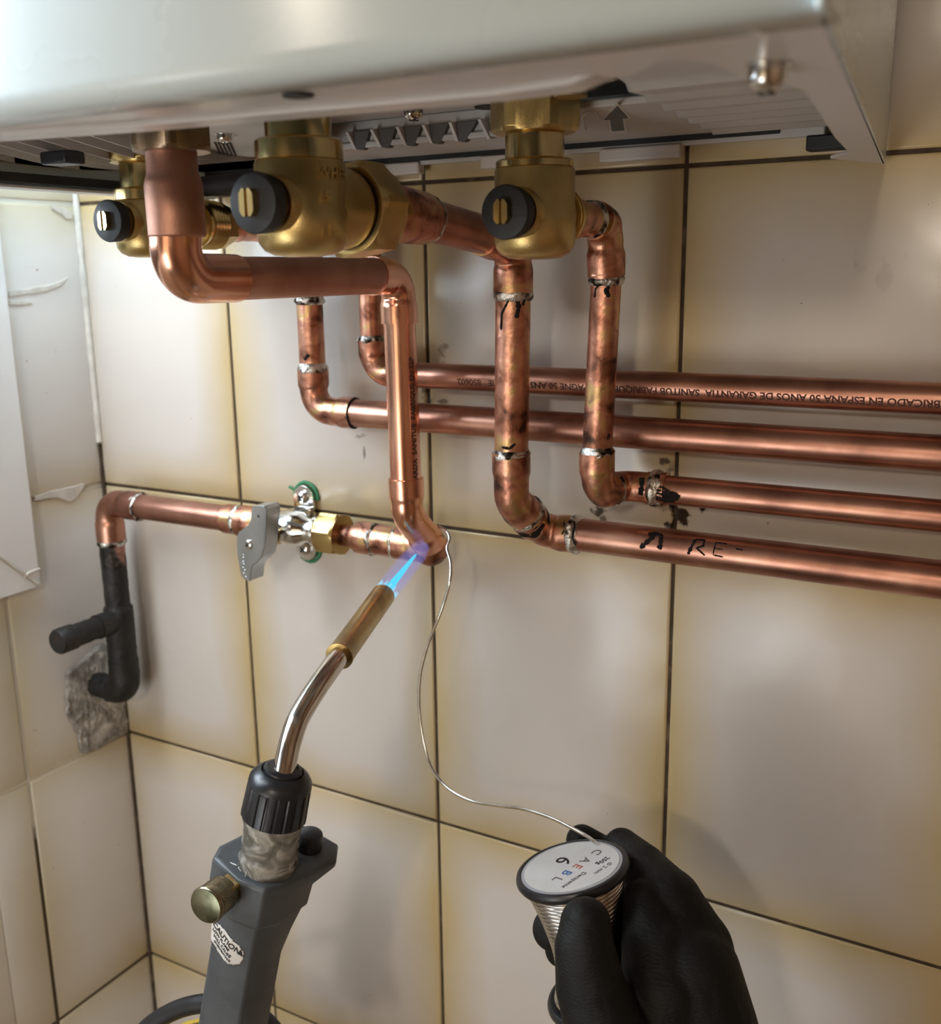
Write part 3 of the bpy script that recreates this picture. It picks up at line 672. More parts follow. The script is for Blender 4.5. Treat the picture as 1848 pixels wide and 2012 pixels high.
# ------------------------------------------------------------------ copper pipe runs
# run 1: gas feed, being soldered: union nut - reducer - bend - run to the wall - down - tee elbow
G = thing('copper_gas_pipe', 'shiny new copper pipe bending from the boiler down to the torch flame', 'pipe', (.0145, -.05, 0))
gx, gy = .0215, -.213
MB().hexa((gx+.0005, gy, .1965), (0, 0, 1), .020, .0166, rot=.22, ch=.08).build('union_nut', M['brass_shaded'], G, bevel=.0004)
MB().lathe((gx, gy, .1655), (0, 0, 1), [(0, .0104), (.0006, .0109), (.0185, .0110), (.0215, .0104), (.0235, .0096), (.032, .0096)], 48).build('reducer_socket', M['copper_dull'], G)
pth = [(gx-.0010, gy, .1665), (gx-.0022, gy, .1498), (gx-.0024, -.180, .1494)]
p = resample(rpath(pth, .0125, 20), .001); MB().tube(p, [.0099]*len(p), 40).build('elbow', M['copper_new'], G)
pipe(G, (gx-.0024, -.182, .1494), (.0152, -.070, .1492), .0090, 'copper_dull')
fitting(G, [(.0150, -.074, .1492), (.0143, -.0500, .1490), (.0146, -.0500, .1243)], .0087, .012, 'copper_new', so=.0011, sl=.010)
pipe(G, (.0146, -.050, .127), (.0158, -.050, .036), .0086, 'copper_new')
text_tube('ARDA  SANITUB  FABRIQUE EN ESP', .0043, (.0158, -.050, .0405), (-.0012, 0, .086), None, .0086, 'stamped_print', 'print', G, sx=.98, t0=-.0072)
fitting(G, [(.0158, -.050, .0402), (.0160, -.050, .020), (.0156, -.0255, -.0042)], .0086, .014, 'copper_new', so=.0012, sl=.0105)
mb = MB(); mb.sphere((.0150, -.0250, -.0058), .0108, 28, 18); mb.build('tee_elbow', M['copper_burnt'], G)

# run 2: horizontal gas supply from the lever valve to that joint
Hh = thing('copper_supply_pipe', 'short soldered copper pipe between the lever valve and the heated joint', 'pipe', (-.03, -.025, -.0055))
yz = (-.025, -.0055)
XR = .0135
fitting(Hh, [(.0150, *yz), (.002, *yz), (-.0085, *yz)], .0082, .002, 'copper_burnt', name='socket', so=.0016)
solder(Hh, (-.0080, *yz), (1, 0, 0), .0088, seed=1)
pipe(Hh, (-.0085, *yz), (-.026, *yz), .0082+.0009, 'copper_burnt')
solder(Hh, (-.0245, *yz), (1, 0, 0), .0090, seed=2)
MB().lathe((-.024, *yz), (-1, 0, 0), [(0, .0096), (.009, .0100), (.0125, .0096), (.0165, .0074), (.019, .0068), (.026, .0068)], 40).build('reducer', M['copper_burnt'], Hh)

# lever valve on the wall
Lv = thing('lever_ball_valve', 'chromed ball valve with a flat metal lever screwed to the wall', 'valve', (-.075, -.025, -.0055))
xv = -.0485
MB().hexa((xv-.015, *yz), (1, 0, 0), .0155, .0140, rot=.25, ch=.1).build('outlet_nut', M['brass'], Lv, bevel=.0004)
MB().lathe((xv-.015, *yz), (-1, 0, 0), [(0, .0085), (.001, .0092), (.006, .0092), (.0065, .0075), (.012, .0078), (.016, .0105), (.026, .0110), (.034, .0100), (.038, .0080), (.042, .0080)], 40).build('valve_body', M['chrome'], Lv)
sx_ = at(489, 1070, y=-.0535).x
MB().lathe((sx_, -.025, -.0100), (0, -1, 0), [(0, .0070), (.013, .0065), (.014, .0045), (.027, .0045)], 28).build('spindle', M['brass_old'], Lv)
MB().hexa((-.118, *yz), (1, 0, 0), .012, .0098, rot=.5).build('inlet_nut', M['brass_bright'], Lv, bevel=.0004)
# wall bracket, two screws, green sealing paste
ps = at(596, 978, y=-.004); pt_ = at(600, 1078, y=-.004); bx_ = (ps.x+pt_.x)/2
def lobe(c, r, n=14, a0=0, a1=math.pi): return [c+V((r*math.cos(a0+(a1-a0)*i/n), 0, r*math.sin(a0+(a1-a0)*i/n))) for i in range(n+1)]
br = MB(); up = V((bx_, -.0012, ps.z)); dn = V((bx_, -.0012, pt_.z))
br.prism(lobe(up, .0080)+lobe(dn, .0080, a0=math.pi, a1=2*math.pi), V((0, -.0028, 0)))
br.build('wall_bracket', M['chrome'], Lv, bevel=.0006)
MB().box((bx_, -.014, -.0055), (.013, .022, .017)).build('bracket_saddle', M['chrome'], Lv, bevel=.002, seg=3)
screw(up+V((0, -.0026, 0)), (0, -1, 0), .0042, Lv, h=.0034); screw(dn+V((0, -.0026, 0)), (0, -1, 0), .0042, Lv, h=.0034)
for c, a0, a1 in ((up, -.15, 3.3), (dn, 3.9, 6.2)):
    g = MB(); g.tube([c+V((.0095*math.cos(a0+(a1-a0)*i/20), .0006, .0095*math.sin(a0+(a1-a0)*i/20))) for i in range(21)], [.0012+.0005*noise.noise(V((i*.6, 1, a0))) for i in range(21)], 10)
    if c is up: g.tube([c+V((-.0095, 0, .004)), c+V((-.0135, 0, .0055))], .0009, 8)
    g.build('sealing_paste', M['green'], Lv)
# lever: front plate with folded side
YL = -.0535
fr = [at(u, v, y=YL) for (u, v) in [(494, 998), (497, 994), (519, 994), (523, 1002), (519, 1074), (515, 1094), (506, 1104), (497, 1111), (493, 1120), (491, 1142), (483, 1141), (473, 1131), (466, 1090), (464, 1060), (469, 1045), (487, 1032), (492, 1022)]]
lv = MB(); lv.prism(fr, V((0, .0012, 0))); plate = lv.build('lever', M['steel_plate'], Lv, bevel=.0004)
sd_ = MB(); edge = fr[3:10]
vs = []; dep = .0125
for p in edge: vs += [p, p+V((0, dep, 0)), p+V((-.0011, dep, 0)), p+V((-.0011, 0, 0))]
sd_.add(vs, [(i*4+k, i*4+(k+1) % 4, i*4+4+(k+1) % 4, i*4+4+k) for i in range(len(edge)-1) for k in range(4)]+[(0, 1, 2, 3), tuple(len(vs)-4+k for k in range(4))])
sd_.prism([fr[1], fr[2], fr[3], fr[3]+V((0, dep, 0)), fr[2]+V((0, dep, 0)), fr[1]+V((0, dep, 0))], V((0, 0, -.0010)))
sd_.build('lever_flange', M['steel_plate'], plate, bevel=.0003)
screw(at(489, 1070, y=YL)+V((0, 0, 0)), (0, -1, 0), .0030, plate, h=.0016, washer=False)
q = MB(); q.lathe(at(507.5, 1014, y=YL-.0001), (0, -1, 0), [(0, .0009), (.0002, .0007)], 12); q.build('lever_hole', M['hole'], plate)
q = MB()
for i, (u, v) in enumerate([(478, 1091), (478, 1096), (478, 1104), (479, 1109), (478, 1116), (481, 1121), (479, 1127), (483, 1134)]): q.sphere(at(u, v, y=YL), .0008, 10, 6, (1, .5, 1))
q.build('embossed_dots', M['steel_plate'], plate)

# run 3: supply rising from the wall, black painted below
B = thing('wall_supply_pipe', 'old supply pipe rising from the plaster, black below and copper above, with a capped stub', 'pipe', (-.254, -.025, -.14))
bx, by = -.2545, -.0255
MB().lathe((-.1045, *yz), (-1, 0, 0), [(0, .0068), (.006, .0070), (.010, .0098), (.018, .0104), (.0255, .0102)], 40).build('reducer', M['copper_burnt'], B)
solder(B, (-.1305, *yz), (1, 0, 0), .0096, seed=3)
fitting(B, [(-.130, *yz), (-.137, *yz), (-.142, *yz)], .0088, .002, 'copper_burnt', name='socket', so=.0010)
pipe(B, (-.138, *yz), (-.226, *yz), .0086, 'copper')
solder(B, (-.224, *yz), (1, 0, 0), .0092, seed=4)
fitting(B, [(-.2225, *yz), (bx, by, -.0055), (bx, by, -.0330)], .0090, .012, 'copper', so=.0012, sl=.012)
pipe(B, (bx, by, -.030), (bx, by, -.052), .0090, 'char_pipe', jit=.0004)
solder(B, (bx, by, -.0345), (0, 0, 1), .0092, seed=5)
mb = MB(); p = resample([V((bx, by, -.050)), V((bx, by, -.082)), V((bx, by, -.086)), V((bx, by, -.128))], .002)
mb.tube(p, [.0088 if q.z > -.083 else .0104 for q in p], 36, jit=.0005); mb.build('pipe_section', M['black_paint'], B, label='black painted pipe section')
p = resample(rpath([(bx, by, -.124), (bx, by, -.148), (bx-.020, by, -.150), (XC, by, -.150)], .010, 10), .002)
mb = MB(); mb.tube(p, [.0108 if q.x > bx-.016 else .0092 for q in p], 36, jit=.0005); mb.build('elbow', M['black_paint'], B)
tz = -.0930
mb = MB(); mb.tube(resample([V((bx, by, tz)), V((bx, by-.020, tz))], .002), .0088, 32, jit=.0004)
mb.tube(resample([V((bx, by-.020, tz)), V((bx, by-.043, tz))], .002), .0080, 32, jit=.0004); st_o = mb.build('capped_stub', M['black_paint'], B)
MB().lathe((bx, by-.040, tz), (0, -1, 0), [(0, .0082), (.001, .0090), (.013, .0090), (.0145, .0080), (.0146, .0001)], 32).build('end_cap', M['black_paint'], st_o)

# run 4: heating return, from centre valve back to the wall, down, along the wall to the right
D = thing('copper_return_pipe', 'lowest copper pipe along the wall with handwritten marker letters', 'pipe', (.085, -.03, .015))
dz = zo_m
MB().lathe((.0832, -.1710, dz+.0007), (0, 1, -.06), [(0, .0098), (.006, .0100), (.012, .0112), (.022, .0113), (.037, .0108), (.040, .0104)], 40).build('socket', M['copper_burnt'], D)
solder(D, (.0836, -.1318, dz-.0016), (0, 1, -.06), .0094, seed=6)
pipe(D, (.0836, -.135, dz-.0014), (.0845, -.080, dz-.0075), .0089, 'copper')
fitting(D, [(.0844, -.083, dz-.007), (.0856, -.0550, dz-.0125), (.0855, -.0550, .1403)], .0087, .011, 'copper_burnt', so=.0011)
solder(D, (.0856, -.055, .1392), (0, 0, 1), .0089, seed=7, ln=.004)
Da, Db = V((.0855, -.055, .1405)), V((.0840, -.055, .0600))
pipe(D, Da, Db, .0087, 'copper_burnt', label='pipe section with heat colours')
on_tube(Da, Db, .0087, [([(.0030, -.0020), (.007, -.0028), (.012, -.0016)], .0028), ([(.003, .0020), (.006, .0035), (.010, .0058), (.018, .0062)], .0013), ([(.003, -.006), (.006, -.005)], .002), ([(.074, -.002), (.0765, 0.001), (.076, .005)], .0016)], .002, 'flux_drip', 'char', D)
solder(D, (.0841, -.055, .0590), (0, 0, 1), .0089, seed=8, ln=.004)
fitting(D, [(.0840, -.055, .0605), (.0840, -.055, .0345), (.0866, -.0415, .0245)], .0087, .012, 'copper_burnt', so=.0012, sl=.010)
solder(D, (.0862, -.0430, .0262), (.12, .60, -.62), .0096, seed=9, w=.0015)
solder(D, (.0870, -.0392, .0222), (.14, .60, -.60), .0094, seed=29, w=.0010, ln=.006, m='char')
pD = V((.0880, -.0275, .0135)); eD = V(at(1120, 1052, y=-.0275)); zD = .0138
fitting(D, [(.0866, -.0415, .0245), (pD.x, pD.y, zD-.001), (.1075, -.0275, zD)], .0087, .012, 'copper_burnt', so=.0013, sl=.008)
solder(D, (.1080, -.0275, zD), (1, 0, 0), .0092, seed=10, w=.0020, ln=.0045, amp=.0009)
DA, DB = V((.106, -.0275, zD)), V((.809, -.0275, zD-.001))
pipe(D, DA, DB, .0088, 'copper')
def uvx(u, v, y): return at(u, v, y=y).x
x0 = uvx(1258, 1062, -.036)-DA.x
on_tube(DA, DB, .0088, [([(x0, .0030), (x0+.003, .0000), (x0+.0055, -.0030), (x0+.0065, -.0054)], .0028), ([(x0+.003, -.0046), (x0+.0065, -.0056), (x0+.0100, -.0048), (x0+.0106, .0004), (x0+.0098, .0022)], .0028)], .0022, 'marker_stroke', 'marker', D)
x1 = uvx(1356, 1078, -.036)-DA.x
on_tube(DA, DB, .0088, [([(x1-.001, .0030), (x1+.0005, -.0010), (x1+.0015, -.0048)], .0022), ([(x1+.0015, -.0050), (x1+.006, -.0052), (x1+.0062, -.0020), (x1+.0030, -.0006), (x1+.0075, .0026)], .0011),
                        ([(x1+.0115, .0018), (x1+.0120, -.0046), (x1+.0175, -.0046)], .0008), ([(x1+.012, -.0014), (x1+.016, -.0014)], .0007), ([(x1+.0115, .0018), (x1+.0165, .0022)], .0008), ([(x1+.022, -.0026), (x1+.0255, -.0024)], .0010)], .001, 'marker_stroke', 'marker', D)
on_tube(V((.088, -.0275, zD)), DB, .0098, [([(.016, -.006), (.018, -.002), (.0165, .001)], .0011), ([(.0215, -.007), (.023, -.004), (.0225, .002), (.0245, .006)], .0014)], .0012, 'flux_stain', 'char', D)

# run 5: from the right valve down and along the wall
K = thing('copper_cold_pipe', 'second lowest copper pipe, elbow blackened with burnt flux', 'pipe', (.134, -.03, .043))
fitting(K, [(.1342, -.1000, zo), (.1345, -.0600, zo-.0005), (.1348, -.0560, .1480)], .0072, .013, 'copper_burnt', so=.0014, sl=.010)
solder(K, (.1344, -.0745, zo-.0003), (0, 1, 0), .0078, seed=11)
fitting(K, [(.1346, -.0690, zo-.0003), (.1347, -.0560, zo-.003), (.1348, -.0560, .1480)], .0074, .009, 'copper_burnt', so=.0014, sl=.010)
solder(K, (.1348, -.056, .1466), (0, 0, 1), .0076, seed=12, ln=.004)
Ka, Kb = V((.1349, -.056, .1480)), V((.1314, -.056, .0600))
pipe(K, Ka, Kb, .0072, 'copper_burnt', label='pipe section with heat colours')
on_tube(Ka, Kb, .0072, [([(.0045, -.0015), (.0065, -.0002), (.0095, -.0018)], .0024), ([(.004, .003), (.006, .0050), (.010, .0052)], .0010), ([(.0735, -.006), (.0765, -.005)], .0018)], .002, 'flux_drip', 'char', K)
solder(K, (.1316, -.056, .0640), (0, 0, 1), .0076, seed=13, ln=.0042)
zK = .0430
fitting(K, [(.1315, -.056, .0640), (.1318, -.0560, .0445), (.1330, -.0400, .0435)], .0074, .0095, 'copper_burnt', so=.0013, sl=.009)
fitting(K, [(.1328, -.0430, .0435), (.1345, -.0290, zK), (.1585, -.0290, zK+.0002)], .0074, .008, 'copper_burnt', so=.0010, sl=.006)
solder(K, (.1330, -.0415, .0435), (.1, 1, 0), .0078, seed=14)
xs = uvx(1290, 965, -.029)
fitting(K, [(.148, -.029, zK), (xs, -.029, zK)], .0074, .002, 'copper_burnt', name='socket')
solder(K, (xs, -.029, zK), (1, 0, 0), .0078, seed=15, w=.0022, ln=.005, amp=.0011)
KA, KB = V((xs-.002, -.029, zK)), V((.809, -.029, zK))
pipe(K, KA, KB, .0073, 'copper')
on_tube(V((xs-.01, -.029, zK)), KB, .0080, [([(.004, -.005), (.005, 0), (.0042, .004)], .0035), ([(.012, .001), (.016, .002), (.022, .003), (.024, .004)], .0046), ([(.010, .004), (.016, .0055), (.022, .005)], .0034), ([(.014, -.001), (.0165, -.0005), (.020, .0015)], .0018)], .003, 'burnt_flux', 'char', K, off=.0003)

# run 6: B, second from top, from the left valve down and right
Bp = thing('copper_flow_pipe', 'third copper pipe from the bottom, elbow at the far left with a dark ring', 'pipe', (-.0665, -.022, .069))
yB = -.0225; xB = -.0672; zB = .0698
fitting(Bp, [(-.0925, -.064, zo_l), (-.0925, yB, zo_l), (xB, yB, zo_l-.001), (xB, yB, .150)], .0078, .008, 'copper_burnt', so=.0010)
pipe(Bp, (xB, yB, .153), (xB, yB, .0935), .0078, 'copper_burnt')
solder(Bp, (xB, yB, .1355), (0, 0, 1), .0083, seed=16)
solder(Bp, (xB, yB, .0945), (0, 0, 1), .0083, seed=17, ln=.005, w=.0016)
fitting(Bp, [(xB, yB, .0945), (xB, yB, zB), (-.0370, yB, zB)], .0080, .0130, 'copper_burnt', so=.0014, sl=.009)
solder(Bp, (-.0375, yB, zB), (1, 0, 0), .0086, seed=18, w=.0009, ln=.0022, m='char')
pipe(Bp, (-.039, yB, zB), (.809, yB, zB-.0004), .0083, 'copper')
on_tube(V((xB, yB, .150)), V((xB, yB, .09)), .0079, [([(.002, .006), (.010, .0055), (.016, .0065)], .0012), ([(.006, -.004), (.012, -.003)], .0012), ([(.046, .002), (.049, .005)], .0030)], .002, 'flux_drip', 'char', Bp)

BH = thing('black_hose', 'short black hose end lying behind the valves between the bent pipe and the centre knob', 'hose', at(440, 365, y=-.085))
pb = [at(404, 366, y=-.085), at(420, 365, y=-.085), at(520, 357, y=-.085), at(600, 345, y=-.085)]
MB().tube(resample(pb, .002), .0052, 24).build('hose', M['black_rubber'], BH)
MB().sphere(pb[0], .0052, 20, 12).build('hose_end', M['black_rubber'], BH)
# run 7: A, top pipe with stamped print
Ap = thing('copper_hot_pipe', 'topmost horizontal copper pipe with upside-down stamped print', 'pipe', (-.0235, -.021, .093))
yA = -.0215; xA = -.0235; zA = .0938
pipe(Ap, (xA, yA, .205), (xA, yA, .113), .0070, 'copper_burnt')
solder(Ap, (xA, yA, .1128), (0, 0, 1), .0075, seed=19)
fitting(Ap, [(xA, yA, .1128), (xA, yA, zA), (.003, yA, zA)], .0070, .0115, 'copper_burnt', so=.0014, sl=.008)
solder(Ap, (.002, yA, zA), (1, 0, 0), .0076, seed=20)
AA, AB = V((.000, yA, zA)), V((.809, yA, zA-.0002))
pipe(Ap, AA, AB, .0072, 'copper')
tx = 'FABRICADO EN ESPANA 50 ANOS DE GARANTIA  SANITUB FABRIQUE EN ESPAGNE 50 ANS GARANTIE   850602'
xe = uvx(1876, 790, -.028)
text_tube(tx, .0047, (xe, yA, zA), (-1, 0, 0), None, .0072, 'stamped_print', 'print', Ap, sx=1.06, t0=.0010)

# ------------------------------------------------------------------ blow torch
T = thing('blow_torch', 'grey hand torch with brass burner pointing its blue flame at the joint', 'torch', (.0063, -.200, -.20))
tip = at(753, 1169, y=-.078); be = at(666, 1290, y=-.143)
axb = (be-tip).normalized()
MB().lathe(tip, axb, [(.0010, .0056), (0, .0058), (0, .0063), (.0006, .0065), (.012, .0065), ((be-tip).length-.002, .0065), ((be-tip).length-.0012, .0069), ((be-tip).length, .0069), ((be-tip).length+.0002, .0052)], 48, caps=True).build('burner_tube', M['brass_old'], T)
p = spline([be-axb*.004, be+axb*.010, at(622, 1352, y=-.168), at(588, 1408, y=-.182), at(571, 1455, y=-.190), at(561, 1500, y=-.196), at(556, 1530, y=-.200)], 12)
MB().tube(p, [.0050]*len(p), 36).build('curved_tube', M['steel'], T)
a = V((.22793196, .04068261, .97282678)); X_ = V((.97367706, -.00952356, -.22773291)); Y_ = a.cross(X_).normalized()
T0 = V((.03409121, -.2, -.10983939))
ct = at(546, 1560, y=-.200); ca = (at(558, 1500, y=-.198)-at(530, 1640, y=-.202)).normalized()
def rib(an, h, r):
    if -.011 < h < .0045: 
        q = (an*20/(2*math.pi)) % 1; return r*(.955 if q < .22 else 1.0)
    return r
prof = [(-.0115, .0118), (-.0112, .0140), (-.0108, .0145), (.004, .0140), (.0048, .0137), (.0052, .0140), (.0075, .0137), (.0100, .0120), (.0115, .0100), (.0118, .0094), (.0110, .0088), (.0128, .0084), (.0134, .0070), (.0128, .0060)]
MB().lathe(ct, ca, prof, 160, fn=rib).build('ribbed_collar', M['black_plastic'], T, angle=30)
# taped neck
nb = T0-a*.001; nt = ct-ca*.009; p = [nb.lerp(nt, i/18) for i in range(19)]
MB().tube(p, [.0135-.0010*math.sin(i/18*3.1)+.0006*noise.noise(V((i*.8, 0, 0))) for i in range(19)], 48, jit=.0009).build('taped_neck', M['tape'], T, angle=60, label='neck wrapped in clear crumpled tape')
mb = MB()
for k in range(5):
    p0 = T0+X_*(-.009+.003*k)+Y_*(-.0125+.001*k)+a*.002; mb.tube(spline([p0, p0+a*(.003-.001*k)-Y_*.003+X_*.001*k, p0+a*(.0045-.0025*k)+X_*(.0045-.001*k)-Y_*.004], 4), .00016, 6)
mb.build('tape_threads', M['label'], T)
def lo(x, y, h): return T0+X_*x*.001+Y_*y*.001+a*h*.001
sec = [[(-23.5, -6, 0), (-19.5, -14, 0), (-2, -17.5, 0), (10.5, -14, 0), (15, -4, 0), (20.5, 25, 0), (14, 35.5, 0), (-6, 35.5, 0), (-22, 8, 0)]]
def sc_(h, lst): return [(x, y, h) for x, y in lst]
s1 = [(-24, -6), (-20, -14.5), (-2, -18), (11, -14.5), (15.5, -4), (20.5, 25), (14, 35), (-6, 35), (-22.5, 8)]
s2 = [(-24, -6), (-20, -14.5), (-2, -18), (11, -14.5), (15.5, -4), (16, 15.5), (10, 25), (-6, 26), (-22.5, 8)]
s3 = [(-23, -6), (-19, -14.5), (-2, -17.5), (10.5, -14), (15, -4), (15.8, 14.5), (9.5, 22), (-6, 23), (-21, 8)]
s4 = [(-21, -6), (-16, -13.8), (-2, -16), (9, -12.8), (13.5, -4), (14.4, 13), (9, 20), (-6, 21), (-18.5, 8)]
s5 = [(-20, -6), (-15, -13.4), (-2, -15.3), (8.4, -12.3), (12.3, -4), (12.8, 9), (8.5, 16), (-6, 17), (-17, 8)]
s6 = [(-19.5, -6), (-14, -13), (-2, -14.8), (8, -12), (11.5, -4), (11.5, 6.5), (8, 12), (-6, 13), (-16, 8)]
secs = [(0, s1), (-3, s1), (-10, s2), (-21, s3), (-22.2, s4), (-34, s5), (-46, s6), (-95, s6), (-135, s6)]
# top chamfer
mb = MB(); vs = []
top = [(x*.93, y*.95+.2) for x, y in s1]
allsec = [(1.3, top)]+[(h-.0, s) for h, s in secs]
for h, s in allsec:
    for (x, y) in s: vs.append(lo(x, y, h))
n = 9
mb.add(vs, [(i*n+k, i*n+(k+1) % n, (i+1)*n+(k+1) % n, (i+1)*n+k) for i in range(len(allsec)-1) for k in range(n)]+[tuple(range(n))[::-1], tuple(range((len(allsec)-1)*n, len(allsec)*n))])
mb.build('handle', M['torch_grey'], T, bevel=.0009, seg=3, angle=30)
MB().lathe(lo(6, 22, 1), a, [(0, .0062), (.006, .0060), (.0085, .0052), (.0095, .003)], 32).build('ignition_button', M['black_plastic'], T)
# control knob
kc = lo(-14, -12, -11); ka = (at(413, 1790, y=-.262)-kc).normalized()
ka = (V((.12, -1.0, .08))).normalized(); 
MB().box(lo(-4.5, -17.5, -4.5), (.0090, .012, .0090), X_, Y_, a).build('knob_shaft', M['brass'], T, bevel=.001)
def kn_(an, h, r):
    if .0012 < h < .0105: return r+.00030*(abs(math.sin(an*22+h*900))+abs(math.sin(an*22-h*900))-1)
    return r
kb0 = lo(-6.0, -20.0, -6.0)
hp_ = [(0, .0066), (.0010, .0076)]+[(.0012+i*.00055, .0076) for i in range(17)]+[(.0108, .0077), (.0112, .0082), (.0128, .0083), (.0134, .0078)]
kk = MB().lathe(kb0, ka, hp_, 132, fn=kn_).build('control_knob', M['knob'], T, angle=50)
MB().lathe(kb0+ka*.0132, ka, [(0, .0077), (.0006, .0076), (.0010, .0056), (.0012, .0001)], 48).build('knob_face', M['knob_face'], kk)
# caution label wrapped round the handle front
def wrapL(x, y, off=.35):
    # x: distance (mm) round the handle from its front edge, y: height; label turned clockwise
    c_, s_ = math.cos(math.radians(-20)), math.sin(math.radians(-20)); X2, Y2 = x*c_-y*s_, x*s_+y*c_
    h = -38.5+Y2; k = max(0, min(1, (-34-h)/12)); k2 = max(0, min(1, (-22.2-h)/11.8))
    def sec(i): 
        a4, a5, a6 = s4[i], s5[i], s6[i]; q = (a4[0]+(a5[0]-a4[0])*k2, a4[1]+(a5[1]-a4[1])*k2)
        return (q[0]+(a6[0]-a5[0])*k, q[1]+(a6[1]-a5[1])*k)
    P4 = [V((*sec(i), 0)) for i in (0, 1, 2, 3, 4)]; p = P4[2]; d = X2+LX
    seq = [2, 3, 4] if d > 0 else [2, 1, 0]; r = abs(d)
    for i0, i1 in zip(seq, seq[1:]):
        L2 = (P4[i1]-P4[i0]).length
        if r <= L2 or i1 == seq[-1]:
            t_ = (P4[i1]-P4[i0])/L2; q = P4[i0]+t_*r; n_ = V((t_.y, -t_.x, 0)) if d > 0 else V((-t_.y, t_.x, 0)); q = q+n_*off; return lo(q.x, q.y, h)
        r -= L2
LX = -3.6
mb = MB(); vs = []; fs = []; nx, ny = 44, 24
rnd = lambda x, y: (abs(x)/11.2)**2.6+(abs(y)/7.4)**2.6 < 1+.12*noise.noise(V((x*.5, y*.5, 0)))
idx = {}
for i in range(nx+1):
    for j in range(ny+1):
        x = -11.6+23.2*i/nx; y = -7.8+15.6*j/ny
        if rnd(x, y): idx[(i, j)] = len(vs); vs.append(wrapL(x, y))
for i in range(nx):
    for j in range(ny):
        q = [(i, j), (i+1, j), (i+1, j+1), (i, j+1)]
        if all(k in idx for k in q): fs.append([idx[k] for k in q])
mb.add(vs, fs); lab = mb.build('caution_label', M['label'], T, merge=False, label='worn white caution label')
sd = lab.modifiers.new('s', 'SOLIDIFY'); sd.thickness = .0002
for s_, x, y, sz in [('CAUTION', -10.2, 2.2, 4.1), ('LOW FLAME', -9.0, -.3, 2.3), ('WILL CAUSE', -7.0, -2.8, 2.3), ('OVERHEATING', -5.4, -5.0, 1.8)]:
    text_flat(s_, sz, V((0, 0, 0)), V((1, 0, 0)), V((0, 0, 1)), 'label_text', 'ink', lab, .00006, 1.0, lambda xx, yy, x=x, y=y: wrapL(x+xx, y+yy, .50), .02)
mb = MB(); mb.add([wrapL(7.0, 2.3, .5), wrapL(10.2, 2.3, .5), wrapL(8.6, 5.2, .5)], [(0, 1, 2)]); tri = mb.build('warning_triangle', M['ink'], lab, merge=False)
# gas hose and cylinder below
Hs = thing('gas_hose', 'black rubber hose arching beside the torch handle at the bottom edge', 'hose', at(330, 1995, y=-.19))
MB().tube(spline([at(250, 2100, y=-.20), at(275, 2035, y=-.198), at(330, 1992, y=-.192), at(395, 1972, y=-.188), at(470, 1975, y=-.183), at(540, 2030, y=-.18), at(560, 2120, y=-.18)], 10), .0048, 28).build('hose', M['black_rubber'], Hs)
cy = at(385, 2035, y=-.165)
Gc = thing('gas_cylinder', 'yellow gas cylinder just showing behind the black hose at the bottom edge', 'gas cylinder', cy+V((0, 0, -.2)))
MB().lathe(cy+V((0, 0, -.2)), (0, 0, 1), [(0, .034), (.004, .036), (.165, .036), (.180, .033), (.192, .024), (.198, .014), (.200, .010)], 56).build('cylinder_body', M['yellow'], Gc)
MB().lathe(cy+V((0, 0, -.002)), (0, 0, 1), [(0, .0095), (.003, .0095)], 32).build('cylinder_valve', M['brass_old'], Gc)

# flame: bright inner cone, crown of small jets, faint outer envelope
def flame_mat(name, col, strn, op, fres=True, grad=False):
    m, t, b = mat(name); t.nodes.remove(b); out = t.nodes['Material Output']
    e = N(t, 'ShaderNodeEmission'); e.inputs[0].default_value = (*col, 1); e.inputs[1].default_value = strn
    tr = N(t, 'ShaderNodeBsdfTransparent'); mx = N(t, 'ShaderNodeMixShader')
    if fres:
        lw = N(t, 'ShaderNodeLayerWeight'); lw.inputs[0].default_value = .35
        inv = N(t, 'ShaderNodeMath', operation='SUBTRACT'); inv.inputs[0].default_value = 1; t.links.new(lw.outputs[1], inv.inputs[1])
        pw = N(t, 'ShaderNodeMath', operation='POWER'); t.links.new(inv.outputs[0], pw.inputs[0]); pw.inputs[1].default_value = 1.4
        ml = N(t, 'ShaderNodeMath', operation='MULTIPLY'); t.links.new(pw.outputs[0], ml.inputs[0]); ml.inputs[1].default_value = op
        t.links.new(ml.outputs[0], mx.inputs[0])
    else: mx.inputs[0].default_value = op
    t.links.new(tr.outputs[0], mx.inputs[1]); t.links.new(e.outputs[0], mx.inputs[2]); t.links.new(mx.outputs[0], out.inputs[0]); return m
M['fl_core'] = flame_mat('flame_core', (.06, .74, 1.0), 1.1, .92, False)
M['fl_core_in'] = flame_mat('flame_core_inside', (.05, .50, .85), 1.0, .5, False)
M['fl_jet'] = flame_mat('flame_jet', (.30, .80, 1.0), 1.1, .45, False)
M['fl_outer'] = flame_mat('flame_envelope', (.34, .36, 1.0), .85, .24)
fa = -axb; f0 = tip+fa*.0004; fe = at(818, 1088, y=-.050)
Fm = thing('torch_flame', 'blue flame leaving the brass burner and licking the copper joint', 'flame', f0)
Lf = (fe-f0).length; fd = (fe-f0).normalized()
MB().lathe(f0, fd, [(0, .0023), (Lf*.3, .0019), (Lf*.6, .0014), (Lf*.9, .0008), (Lf, .0002)], 32).build('inner_cone', M['fl_core'], Fm)
mb = MB()
for k in range(12):
    an = 2*math.pi*k/12; u = fd.orthogonal().normalized(); w = fd.cross(u); c = f0+(u*math.cos(an)+w*math.sin(an))*.0048
    mb.lathe(c, fd+(u*math.cos(an)+w*math.sin(an))*.12, [(0, .0013), (.0024, .0010), (.0060+.0012*math.sin(k*2.3), .0001)], 10)
mb.build('flame_jets', M['fl_jet'], Fm)
